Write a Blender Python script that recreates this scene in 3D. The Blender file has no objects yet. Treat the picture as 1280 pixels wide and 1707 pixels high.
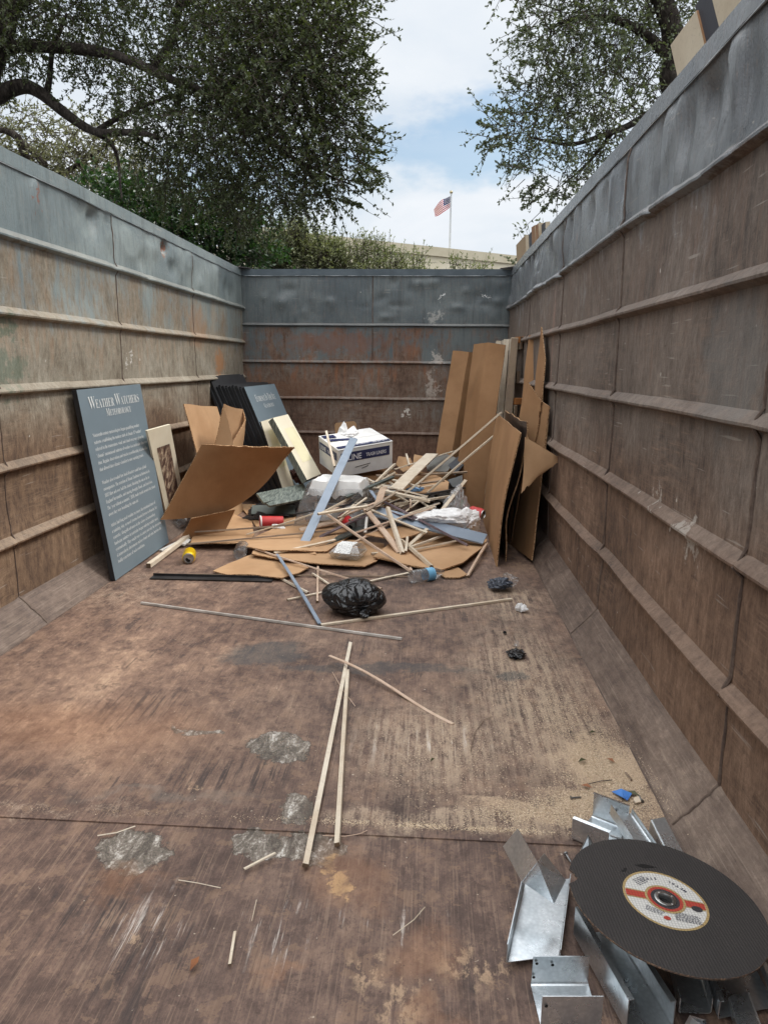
import bpy, bmesh, math, random
import numpy as np
from mathutils import Vector as V, Matrix, noise as mnoise

# ------------------------------------------------------------------ scene, camera, sky, sun
SC = bpy.context.scene
COL = SC.collection
H = 1.037                                   # camera height above the container floor (metres)
PITCH, YAW, ROLL, FPX = 0.209, 0.061, 0.009, 1157.0

def cam_axes():
    cy, sy, cp, sp = math.cos(YAW), math.sin(YAW), math.cos(PITCH), math.sin(PITCH)
    f = V((-sy*cp, cy*cp, -sp)); r = V((cy, sy, 0)); u = r.cross(f)
    c, s = math.cos(ROLL), math.sin(ROLL)
    return f, r*c + u*s, u*c - r*s
FW, RI, UP = cam_axes()
EYE = V((0, 0, H))
cd = bpy.data.cameras.new('camera'); cam = bpy.data.objects.new('camera', cd); COL.objects.link(cam)
cd.sensor_fit = 'VERTICAL'; cd.sensor_height = 36.0; cd.lens = 36.0*FPX/1707.0
cd.clip_start = 0.02; cd.clip_end = 3000
cam.matrix_world = Matrix(((RI.x, UP.x, -FW.x, 0), (RI.y, UP.y, -FW.y, 0), (RI.z, UP.z, -FW.z, H), (0, 0, 0, 1)))
SC.camera = cam
SUN_EL, SUN_AZ = math.radians(50), math.radians(68)     # azimuth from +y towards +x
SUN_DIR = V((math.sin(SUN_AZ)*math.cos(SUN_EL), math.cos(SUN_AZ)*math.cos(SUN_EL), math.sin(SUN_EL)))
ld = bpy.data.lights.new('sun', 'SUN'); ld.energy = 1.5; ld.angle = math.radians(15); ld.color = (1, .96, .9)
sun = bpy.data.objects.new('sun', ld); COL.objects.link(sun); sun.location = (3, 3, 12)
sun.rotation_euler = SUN_DIR.to_track_quat('Z', 'Y').to_euler()
SC.view_settings.view_transform = 'Standard'; SC.view_settings.look = 'None'
SC.view_settings.exposure = 0.58; SC.view_settings.gamma = 1.0
SC.cycles.use_denoising = True
SC.cycles.max_bounces = 8; SC.cycles.transparent_max_bounces = 24
SC.cycles.caustics_reflective = False; SC.cycles.caustics_refractive = False

# ------------------------------------------------------------------ node helper
class G:
    def __init__(s, nt): s.nt = nt
    def nd(s, t, **kw):
        n = s.nt.nodes.new(t)
        for k, v in kw.items(): setattr(n, k, v)
        return n
    def put(s, inp, v):
        if isinstance(v, bpy.types.NodeSocket): s.nt.links.new(v, inp)
        elif v is not None:
            if hasattr(inp.default_value, '__len__') and not hasattr(v, '__len__'): v = (v,)*len(inp.default_value)
            if hasattr(v, '__len__') and len(inp.default_value) == 4 and len(v) == 3: v = (*v, 1)
            inp.default_value = v
    def pos(s): return s.nd('ShaderNodeNewGeometry').outputs['Position']
    def objc(s): return s.nd('ShaderNodeTexCoord').outputs['Object']
    def rnd(s): return s.nd('ShaderNodeObjectInfo').outputs['Random']
    def map(s, v, sc=(1, 1, 1), loc=(0, 0, 0), rot=(0, 0, 0)):
        n = s.nd('ShaderNodeMapping'); s.put(n.inputs[0], v)
        n.inputs['Scale'].default_value = sc; n.inputs['Location'].default_value = loc; n.inputs['Rotation'].default_value = rot
        return n.outputs[0]
    def noise(s, v, scale, detail=4, rough=.55, dist=0, col=False):
        n = s.nd('ShaderNodeTexNoise'); s.put(n.inputs['Vector'], v)
        n.inputs['Scale'].default_value = scale; n.inputs['Detail'].default_value = detail
        n.inputs['Roughness'].default_value = rough; n.inputs['Distortion'].default_value = dist
        return n.outputs['Color' if col else 'Fac']
    def voro(s, v, scale, feat='F1'):
        n = s.nd('ShaderNodeTexVoronoi', feature=feat); s.put(n.inputs['Vector'], v); n.inputs['Scale'].default_value = scale
        return n.outputs[0]
    def m(s, op, a, b=None, clamp=False):
        n = s.nd('ShaderNodeMath', operation=op, use_clamp=clamp); s.put(n.inputs[0], a); s.put(n.inputs[1], b); return n.outputs[0]
    def vm(s, op, a, b=None):
        n = s.nd('ShaderNodeVectorMath', operation=op); s.put(n.inputs[0], a)
        if b is not None: s.put(n.inputs[1], b)
        return n.outputs['Value' if op in ('LENGTH', 'DOT_PRODUCT') else 'Vector']
    def ss(s, x, a, b, lo=0., hi=1.):
        n = s.nd('ShaderNodeMapRange', interpolation_type='SMOOTHSTEP'); s.put(n.inputs[0], x)
        n.inputs[1].default_value = a; n.inputs[2].default_value = b; n.inputs[3].default_value = lo; n.inputs[4].default_value = hi
        return n.outputs[0]
    def ramp(s, f, stops):
        n = s.nd('ShaderNodeValToRGB'); s.put(n.inputs[0], f); e = n.color_ramp.elements
        while len(e) < len(stops): e.new(.5)
        for i, (p, c) in enumerate(stops): e[i].position = p; e[i].color = (*c, 1)
        return n.outputs[0]
    def mix(s, f, a, b, bt='MIX'):
        n = s.nd('ShaderNodeMix', data_type='RGBA', blend_type=bt); s.put(n.inputs[0], f); s.put(n.inputs[6], a); s.put(n.inputs[7], b)
        return n.outputs[2]
    def sep(s, v):
        n = s.nd('ShaderNodeSeparateXYZ'); s.put(n.inputs[0], v); return n.outputs
    def comb(s, x, y, z):
        n = s.nd('ShaderNodeCombineXYZ'); s.put(n.inputs[0], x); s.put(n.inputs[1], y); s.put(n.inputs[2], z); return n.outputs[0]
    def blob(s, v, c, r, a=1., b=.75):
        d = s.vm('LENGTH', s.vm('MULTIPLY', s.vm('SUBTRACT', v, tuple(c)), tuple(1/x for x in r)))
        return s.ss(d, a, b)
    def mx(s, *fs):
        o = fs[0]
        for f in fs[1:]: o = s.m('MAXIMUM', o, f)
        return o
    def bump(s, h, strength=.3, dist=.01, prev=None):
        n = s.nd('ShaderNodeBump'); s.put(n.inputs['Height'], h); n.inputs['Strength'].default_value = strength
        n.inputs['Distance'].default_value = dist
        if prev is not None: s.put(n.inputs['Normal'], prev)
        return n.outputs[0]

def C(r, g, b):
    f = lambda x: (x/255/12.92 if x/255 <= .04045 else ((x/255+.055)/1.055)**2.4)
    return (f(r), f(g), f(b))

def newmat(name):
    m = bpy.data.materials.new(name); m.use_nodes = True
    g = G(m.node_tree); g.b = m.node_tree.nodes['Principled BSDF']; g.out = m.node_tree.nodes['Material Output']
    g.mat = m
    return g
def fin(g, col=None, rough=None, metal=None, normal=None, spec=None, **kw):
    i = g.b.inputs
    if col is not None: g.put(i['Base Color'], col)
    if rough is not None: g.put(i['Roughness'], rough)
    if metal is not None: g.put(i['Metallic'], metal)
    if normal is not None: g.put(i['Normal'], normal)
    if spec is not None: g.put(i['Specular IOR Level'], spec)
    for k, v in kw.items(): g.put(i[k], v)
    return g.mat

# world: Nishita sky veiled by procedural cloud
W = bpy.data.worlds.new('World'); SC.world = W; W.use_nodes = True
g = G(W.node_tree); bg = W.node_tree.nodes['Background']
sk = g.nd('ShaderNodeTexSky', sky_type='NISHITA', sun_disc=False)
sk.sun_elevation = SUN_EL; sk.sun_rotation = SUN_AZ; sk.air_density = 1.3; sk.dust_density = 2.5; sk.ozone_density = 1.2
dv = g.nd('ShaderNodeTexCoord').outputs['Generated']
sx, sy, sz = g.sep(dv)
zz = g.m('ADD', g.m('MAXIMUM', sz, 0.0), .18)
cv = g.comb(g.m('DIVIDE', sx, zz), g.m('DIVIDE', sy, zz), 0.0)
n1 = g.noise(cv, 1.15, 7, .55, .3)
n2 = g.noise(g.map(cv, loc=(3.1, 1.7, 0)), .45, 4, .5)
dn = g.vm('ADD', dv, g.vm('MULTIPLY', g.vm('SUBTRACT', g.noise(g.map(dv, (1, 1, 2.2)), 5.5, 5, .6, col=True), (.5, .5, .5)), (.30, 0, .16)))
blue = g.mx(g.blob(dn, (.06, .95, .268), (.21, 2, .050), 1.15, .45), g.m('MULTIPLY', g.blob(dn, (-.22, .95, .23), (.16, 2, .05), 1.2, .3), .8))
cl = g.ss(g.m('ADD', g.m('MULTIPLY', n1, .75), g.m('MULTIPLY', n2, .45)), .40, .62, .80, 1.0)
cl = g.m('SUBTRACT', cl, g.m('MULTIPLY', blue, .62), clamp=True)
shade = g.ss(n1, .30, .72)
up = g.ss(sz, .40, .88)
cc = g.mix(shade, (5.0, 5.5, 6.05), (6.3, 6.5, 6.75))
cc = g.mix(up, cc, (18., 18.3, 18.8))
skb = g.mix(1.0, sk.outputs[0], (.72, .92, 1.02), 'MULTIPLY')
g.put(bg.inputs[0], g.mix(cl, skb, cc)); bg.inputs[1].default_value = 0.1

# ------------------------------------------------------------------ measured points of the photograph, turned into places in the container
def ray(px, py): return FW + RI*((px-640)/FPX) - UP*((py-853.5)/FPX)
def F(px, py, z=0.): d = ray(px, py); return EYE + d*((z-H)/d.z)
def YY(px, py, y): d = ray(px, py); return EYE + d*(y/d.y)
def XX(px, py, x): d = ray(px, py); return EYE + d*(x/d.x)

# ------------------------------------------------------------------ mesh helpers
class MB:
    def __init__(s): s.v = []; s.f = []; s.mi = []
    def add(s, vs, fs, mi=0):
        o = len(s.v); s.v += [V(p) for p in vs]
        for f in fs: s.f.append([o+i for i in f]); s.mi.append(mi)
    def hexa(s, p, mi=0):            # p: 4 bottom, 4 top (ccw)
        s.add(p, [(3, 2, 1, 0), (4, 5, 6, 7), (0, 1, 5, 4), (1, 2, 6, 5), (2, 3, 7, 6), (3, 0, 4, 7)], mi)
    def box(s, c, d, mi=0, M=None):
        x, y, z = d[0]/2, d[1]/2, d[2]/2
        p = [V((a*x, b*y, k*z)) for k in (-1, 1) for a, b in ((-1, -1), (1, -1), (1, 1), (-1, 1))]
        p = [(M @ q if M else q) + V(c) for q in p]; s.hexa(p, mi)
    def beam(s, a, b, w, t, up=V((0, 0, 1)), roll=0., bow=0., seg=1, mi=0, endmi=None):
        a, b = V(a), V(b); d = (b-a).normalized()
        sd = d.cross(up)
        if sd.length < 1e-4: sd = d.cross(V((0, 1, 0)))
        sd.normalize(); n = sd.cross(d)
        c, q = math.cos(roll), math.sin(roll); sd, n = sd*c+n*q, n*c-sd*q
        rings = []
        for i in range(seg+1):
            k = i/seg; p = a.lerp(b, k) + n*bow*4*k*(1-k)
            rings.append([p-sd*w/2-n*t/2, p+sd*w/2-n*t/2, p+sd*w/2+n*t/2, p-sd*w/2+n*t/2])
        vs = [q for r in rings for q in r]; fs = []
        for i in range(seg):
            for j in range(4): fs.append((4*i+j, 4*i+(j+1) % 4, 4*i+4+(j+1) % 4, 4*i+4+j))
        s.add(vs, fs, mi)
        e = 4*seg; s.add([*rings[0], *rings[-1]], [(3, 2, 1, 0), (4, 5, 6, 7)], mi if endmi is None else endmi)
    def tube(s, pts, rad, n=8, mi=0, cap=True):
        pts = [V(p) for p in pts]; m = len(pts)
        if not hasattr(rad, '__len__'): rad = [rad]*m
        vs = []; ref = None
        for i, p in enumerate(pts):
            d = (pts[min(i+1, m-1)]-pts[max(i-1, 0)]).normalized()
            if ref is None: ref = V((0, 0, 1)) if abs(d.z) < .9 else V((1, 0, 0))
            a = d.cross(ref).normalized(); b = a.cross(d).normalized(); ref = b
            for j in range(n):
                t = 2*math.pi*j/n; vs.append(p+(a*math.cos(t)+b*math.sin(t))*rad[i])
        fs = [(i*n+j, i*n+(j+1) % n, (i+1)*n+(j+1) % n, (i+1)*n+j) for i in range(m-1) for j in range(n)]
        if cap: fs += [tuple(range(n-1, -1, -1)), tuple((m-1)*n+j for j in range(n))]
        s.add(vs, fs, mi)
    def lathe(s, prof, M=None, n=24, mi=0, cap=False):
        vs = []
        for r, z in prof:
            for j in range(n):
                t = 2*math.pi*j/n; q = V((r*math.cos(t), r*math.sin(t), z)); vs.append(M @ q if M else q)
        m = len(prof)
        fs = [(i*n+j, i*n+(j+1) % n, (i+1)*n+(j+1) % n, (i+1)*n+j) for i in range(m-1) for j in range(n)]
        if cap: fs += [tuple(range(n-1, -1, -1)), tuple((m-1)*n+j for j in range(n))]
        s.add(vs, fs, mi)
    def poly(s, pts, th, mi=0, emi=None):      # flat or slightly warped polygon with thickness
        pts = [V(p) for p in pts]; n = V((0, 0, 0)); k = len(pts)
        for i in range(k):
            a, b = pts[i], pts[(i+1) % k]
            n += V(((a.y-b.y)*(a.z+b.z), (a.z-b.z)*(a.x+b.x), (a.x-b.x)*(a.y+b.y)))
        n.normalize(); lo = [p-n*th for p in pts]
        s.add(pts+lo, [tuple(range(k)), tuple(range(2*k-1, k-1, -1))], mi)
        s.add(pts+lo, [(i, i+k, (i+1) % k+k, (i+1) % k) for i in range(k)], mi if emi is None else emi)
    def sheet(s, fn, nu, nv, th, mi=0, emi=None):
        P = [[V(fn(i/nu, j/nv)) for j in range(nv+1)] for i in range(nu+1)]
        N = []
        for i in range(nu+1):
            row = []
            for j in range(nv+1):
                du = P[min(i+1, nu)][j]-P[max(i-1, 0)][j]; dv_ = P[i][min(j+1, nv)]-P[i][max(j-1, 0)]
                c = du.cross(dv_); row.append(c.normalized() if c.length > 1e-9 else V((0, 0, 1)))
            N.append(row)
        w = nv+1; A = [P[i][j] for i in range(nu+1) for j in range(w)]; B = [P[i][j]-N[i][j]*th for i in range(nu+1) for j in range(w)]
        q = [(i*w+j, (i+1)*w+j, (i+1)*w+j+1, i*w+j+1) for i in range(nu) for j in range(nv)]
        s.add(A, q, mi); s.add(B, [tuple(reversed(f)) for f in q], mi)
        rim = [i*w for i in range(nu+1)] + [nu*w+j for j in range(1, w)] + [i*w+nv for i in range(nu-1, -1, -1)] + [j for j in range(nv-1, 0, -1)]
        r = len(rim); s.add([A[i] for i in rim]+[B[i] for i in rim], [(i, i+r, (i+1) % r+r, (i+1) % r) for i in range(r)], mi if emi is None else emi)
    def build(s, name, mats, parent=None, smooth=False, bevel=0., weld=False, origin=None):
        if not isinstance(mats, (list, tuple)): mats = [mats]
        vs = s.v
        if parent is None:
            if origin is None:
                k = len(vs); origin = V((sum(p.x for p in vs)/k, sum(p.y for p in vs)/k, min(p.z for p in vs)))
        else: origin = V((0, 0, 0))
        me = bpy.data.meshes.new(name); me.from_pydata([tuple(p-origin) for p in vs], [], s.f)
        for m_ in mats: me.materials.append(m_)
        me.polygons.foreach_set('material_index', s.mi)
        if smooth: me.polygons.foreach_set('use_smooth', [True]*len(me.polygons))
        if weld:
            bm = bmesh.new(); bm.from_mesh(me); bmesh.ops.remove_doubles(bm, verts=bm.verts, dist=1e-5); bm.to_mesh(me); bm.free()
        if smooth: me.set_sharp_from_angle(angle=math.radians(40))
        me.update()
        o = bpy.data.objects.new(name, me); COL.objects.link(o)
        if parent is not None: attach(o, parent)
        else: o.location = origin
        if bevel:
            b = o.modifiers.new('bevel', 'BEVEL'); b.width = bevel; b.segments = 1; b.limit_method = 'ANGLE'
        return o

def base_of(o):
    p = V((0, 0, 0))
    while o is not None: p += o.location; o = o.parent
    return p
def attach(o, parent):
    root = parent
    while root.parent is not None: root = root.parent
    o.parent = parent
    o.matrix_parent_inverse = Matrix.Translation(-root.location) if parent is root else Matrix()
def tag(o, label, cat, group=None, kind=None):
    o['label'] = label; o['category'] = cat
    if group: o['group'] = group
    if kind: o['kind'] = kind
    return o
def thing(name, label, cat, loc, group=None):
    o = bpy.data.objects.new(name, None); COL.objects.link(o); o.location = loc; o.empty_display_size = .1
    return tag(o, label, cat, group)
def npmesh(name, verts, faces, mat_, parent=None, smooth=False):
    me = bpy.data.meshes.new(name); nv, nf, k = len(verts), len(faces), faces.shape[1]
    me.vertices.add(nv); me.vertices.foreach_set('co', np.asarray(verts, np.float32).ravel())
    me.loops.add(nf*k); me.loops.foreach_set('vertex_index', np.asarray(faces, np.int32).ravel())
    me.polygons.add(nf); me.polygons.foreach_set('loop_start', np.arange(0, nf*k, k, dtype=np.int32))
    try: me.polygons.foreach_set('loop_total', np.full(nf, k, np.int32))
    except Exception: pass
    me.materials.append(mat_); me.update(calc_edges=True)
    if smooth: me.polygons.foreach_set('use_smooth', np.ones(nf, bool))
    o = bpy.data.objects.new(name, me); COL.objects.link(o)
    if parent is not None: attach(o, parent)
    return o

# serif lettering: bold mathematical letters of the built-in font
def serif(t):
    o = ''
    for ch in t:
        if 'A' <= ch <= 'Z': o += chr(0x1D400+ord(ch)-65)
        elif 'a' <= ch <= 'z': o += chr(0x1D41A+ord(ch)-97)
        elif '0' <= ch <= '9': o += chr(0x1D7CE+ord(ch)-48)
        else: o += ch
    return o
def text_geo(t, size=1., offset=0., sp=1.):
    c = bpy.data.curves.new('lettering', 'FONT'); c.body = t; c.size = size; c.resolution_u = 2; c.offset = offset
    c.space_character = sp
    o = bpy.data.objects.new('lettering', c); COL.objects.link(o)
    bpy.context.view_layer.update()
    me = bpy.data.meshes.new_from_object(o.evaluated_get(bpy.context.evaluated_depsgraph_get()))
    vs = [v.co.copy() for v in me.vertices]; fs = [tuple(p.vertices) for p in me.polygons]
    bpy.data.objects.remove(o); bpy.data.curves.remove(c); bpy.data.meshes.remove(me)
    return vs, fs
def put_text(mb, vs, fs, O, ux, uy, sx_=1., sy_=1., lift=V((0, 0, 0)), mi=0):
    mb.add([O+ux*(p.x*sx_)+uy*(p.y*sy_)+lift for p in vs], fs, mi)
def width_of(vs): return max(p.x for p in vs) if vs else 0.
# ------------------------------------------------------------------ materials of the container
XL, XR, YB, YF = -1.622, .678, 6.156, -.5
ZT = 1.826; CH = .108
RIBS = (1.508, 1.219, .926, .631, .340)
BRIBS = (1.37, 1.057, .745, .443)

def wall_mat(name, across, paint, paint2, rusts, dens, spots=(), gloss=.5, rustc=None, rusts2=None, bleed=.8, dust_light=(168, 154, 138), dk=.7):
    g = newmat(name); P = g.pos(); x, y, z = g.sep(P)
    big = g.noise(P, 2.1, 7, .66, .4)
    patch = g.noise(g.map(P, (1, 1, .55)), 5.5, 7, .68, .6)
    grain = g.noise(g.map(P, (1, 1, .5)), 32, 9, .80, .3)
    drip = g.noise(g.map(P, (1, 1, .10)), 26, 5, .65, .4)
    wp = g.vm('ADD', P, g.vm('MULTIPLY', g.vm('SUBTRACT', g.noise(P, 3, 3, .6, col=True), (.5, .5, .5)), (.10, .10, .10)))
    U = (1, .10, 1) if across == 'y' else (.10, 1, 1)
    sc0 = g.noise(g.map(wp, U, rot=(.10, .10, 0)), 38, 6, .75)
    smask = g.m('MULTIPLY', g.ss(g.noise(P, 2.6, 4, .6), .42, .62), g.ss(z, 1.45, .5, .25, 1.))
    scuff = g.m('ADD', .5, g.m('MULTIPLY', g.m('SUBTRACT', sc0, .5), smask))
    fine = g.noise(P, 120, 3, .75)
    pn = g.m('ADD', g.m('MULTIPLY', patch, .45), g.m('MULTIPLY', big, .40))
    pn = g.m('ADD', pn, g.m('MULTIPLY', grain, .20))
    pn = g.m('ADD', pn, g.m('MULTIPLY', g.m('SUBTRACT', drip, .5), .40))
    pn = g.m('ADD', pn, g.m('MULTIPLY', g.m('SUBTRACT', scuff, .5), .3))
    rf = g.m('ADD', g.m('ADD', g.m('MULTIPLY', big, .32), g.m('MULTIPLY', grain, .43)), g.m('ADD', g.m('MULTIPLY', drip, .13), g.m('MULTIPLY', scuff, .12)))
    zt, zm, zl = dens['z']
    amt = g.m('ADD', g.ss(z, zt-.03, zt+.03, 0, dens['top']), g.ss(z, zl, zm, dens['low'], dens['mid']))
    painted = g.ss(g.m('ADD', pn, amt), .92, 1.08)
    rust = g.ramp(rf, [(.40, rusts[0]), (.47, rusts[1]), (.53, rusts[2]), (.61, rusts[3])])
    if rusts2:
        r2 = g.ramp(rf, [(.40, rusts2[0]), (.47, rusts2[1]), (.53, rusts2[2]), (.61, rusts2[3])])
        rust = g.mix(g.ss(g.m('ADD', z, g.m('MULTIPLY', big, .5)), dens['z'][2]+.08, dens['z'][2]+.42), rust, r2)
    rust = g.mix(g.ss(scuff, .48, .72, 0, .45), rust, rusts[3])
    rust = g.mix(g.ss(scuff, .46, .30, 0, .6), rust, rusts[0])
    pc = g.mix(g.ss(big, .35, .65), paint, paint2)
    pc = g.mix(g.ss(grain, .44, .34, 0, .6), pc, tuple(c*.6 for c in paint))
    pc = g.mix(g.ss(drip, .50, .34, 0, .45), pc, tuple(c*.55 for c in paint))
    pc = g.mix(g.ss(scuff, .56, .75, 0, .45), pc, tuple(min(1, c*1.9) for c in paint2))
    col = g.mix(painted, rust, pc)
    # bright rust bleeding along the edge of the paint
    edge = g.m('MULTIPLY', g.ss(g.m('ADD', pn, amt), .80, .96), g.m('SUBTRACT', 1., painted))
    col = g.mix(g.m('MULTIPLY', edge, g.ss(drip, .42, .62, 0, bleed)), col, rustc or C(150, 98, 58))
    hair = g.noise(g.map(P, (1, 1, .03), rot=(.05, .03, 0)), 210, 3, .6); hair2 = g.noise(g.map(P, (1, .03, 1) if across == 'y' else (.03, 1, 1), rot=(.06, .05, 0)), 210, 3, .6)
    col = g.mix(g.ss(hair, .55, .72, 0, .28), col, rusts[3]); col = g.mix(g.ss(hair, .46, .32, 0, .35), col, rusts[0]); col = g.mix(g.m('MULTIPLY', smask, g.ss(hair2, .52, .68, 0, .45)), col, rusts[3])
    # long scratches, pale nicks, dark pits
    scr = g.noise(g.map(P, (1, .05, 1) if across == 'y' else (.05, 1, 1), rot=(0.12, .1, 0)), 95, 2, .5)
    col = g.mix(g.ss(scr, .69, .76, 0, .45), col, C(176, 170, 160))
    nick = g.noise(P, 26, 2, .5)
    col = g.mix(g.ss(nick, .755, .79, 0, .7), col, C(205, 200, 190))
    col = g.mix(g.ss(fine, .40, .25, 0, .75), col, tuple(c*.35 for c in rusts[0]))
    wob = g.vm('ADD', P, g.vm('MULTIPLY', g.vm('SUBTRACT', g.noise(P, 14, 4, .7, col=True), (.5, .5, .5)), (.35, .35, .35)))
    for c, r, cl_, s_ in spots:
        col = g.mix(g.m('MULTIPLY', g.blob(wob, c, r, 1.1, .5), s_), col, cl_)
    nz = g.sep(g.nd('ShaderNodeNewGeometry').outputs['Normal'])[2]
    col = g.mix(g.m('MULTIPLY', g.ss(nz, .18, .55), g.ss(grain, .30, .7, .5*dk, dk)), col, C(*dust_light))  # dusty rib tops; light caught on up-facing steel is painted into the colour too
    h = g.m('ADD', g.m('MULTIPLY', grain, .8), g.m('ADD', g.m('MULTIPLY', fine, .3), g.m('MULTIPLY', scuff, .3)))
    nrm = g.bump(h, .6, .007)
    rg = g.mix(painted, (.78,)*3, (gloss,)*3)
    return fin(g, col, g.m('ADD', g.sep(rg)[0], g.m('MULTIPLY', g.m('SUBTRACT', patch, .5), .35), clamp=True), 0., nrm, .6)

R1 = (C(70, 53, 42), C(102, 80, 62), C(128, 103, 80), C(156, 132, 108))
R1U = (C(92, 83, 70), C(126, 117, 101), C(148, 141, 126), C(170, 165, 151))
R2 = (C(60, 44, 35), C(96, 73, 57), C(122, 96, 77), C(152, 124, 103))
R2U = (C(66, 57, 50), C(96, 84, 75), C(116, 104, 94), C(140, 128, 117))
R3U = (C(76, 55, 43), C(106, 82, 66), C(120, 106, 94), C(132, 129, 124))
R3 = (C(64, 44, 35), C(100, 71, 55), C(124, 94, 75), C(152, 121, 98))
def sp(v): return (v.x, v.y, v.z)
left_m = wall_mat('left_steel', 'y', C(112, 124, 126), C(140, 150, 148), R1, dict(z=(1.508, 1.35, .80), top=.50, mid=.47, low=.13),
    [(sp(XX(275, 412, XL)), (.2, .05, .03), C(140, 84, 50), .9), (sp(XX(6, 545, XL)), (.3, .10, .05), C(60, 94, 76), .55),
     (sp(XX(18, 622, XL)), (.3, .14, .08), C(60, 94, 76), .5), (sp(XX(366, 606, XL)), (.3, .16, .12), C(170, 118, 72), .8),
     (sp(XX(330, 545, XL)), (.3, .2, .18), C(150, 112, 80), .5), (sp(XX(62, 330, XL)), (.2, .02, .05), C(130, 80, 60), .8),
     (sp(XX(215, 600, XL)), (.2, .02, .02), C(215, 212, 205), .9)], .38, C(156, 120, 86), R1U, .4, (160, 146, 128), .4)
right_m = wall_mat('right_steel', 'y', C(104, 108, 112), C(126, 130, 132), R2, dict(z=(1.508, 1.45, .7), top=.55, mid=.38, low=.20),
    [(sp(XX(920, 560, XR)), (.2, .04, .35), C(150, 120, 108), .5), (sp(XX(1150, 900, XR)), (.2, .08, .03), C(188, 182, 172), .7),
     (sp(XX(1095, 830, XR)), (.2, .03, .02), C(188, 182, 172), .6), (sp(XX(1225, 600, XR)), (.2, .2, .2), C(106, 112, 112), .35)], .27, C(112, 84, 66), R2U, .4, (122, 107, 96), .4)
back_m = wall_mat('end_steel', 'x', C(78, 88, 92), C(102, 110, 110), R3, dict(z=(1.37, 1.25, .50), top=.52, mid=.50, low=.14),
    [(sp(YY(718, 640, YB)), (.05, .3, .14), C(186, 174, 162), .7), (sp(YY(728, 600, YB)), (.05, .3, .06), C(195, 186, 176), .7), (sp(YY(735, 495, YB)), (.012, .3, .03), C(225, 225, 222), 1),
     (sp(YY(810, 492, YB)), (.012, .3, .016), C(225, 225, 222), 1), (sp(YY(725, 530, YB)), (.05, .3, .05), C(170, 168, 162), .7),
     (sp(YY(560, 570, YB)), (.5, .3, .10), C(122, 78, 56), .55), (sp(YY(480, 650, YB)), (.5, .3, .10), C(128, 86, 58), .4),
     (sp(YY(677, 687, YB)), (.03, .3, .03), C(214, 206, 196), .9)], .46, C(138, 88, 56), R3U, .85, (128, 118, 110), .5)

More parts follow.
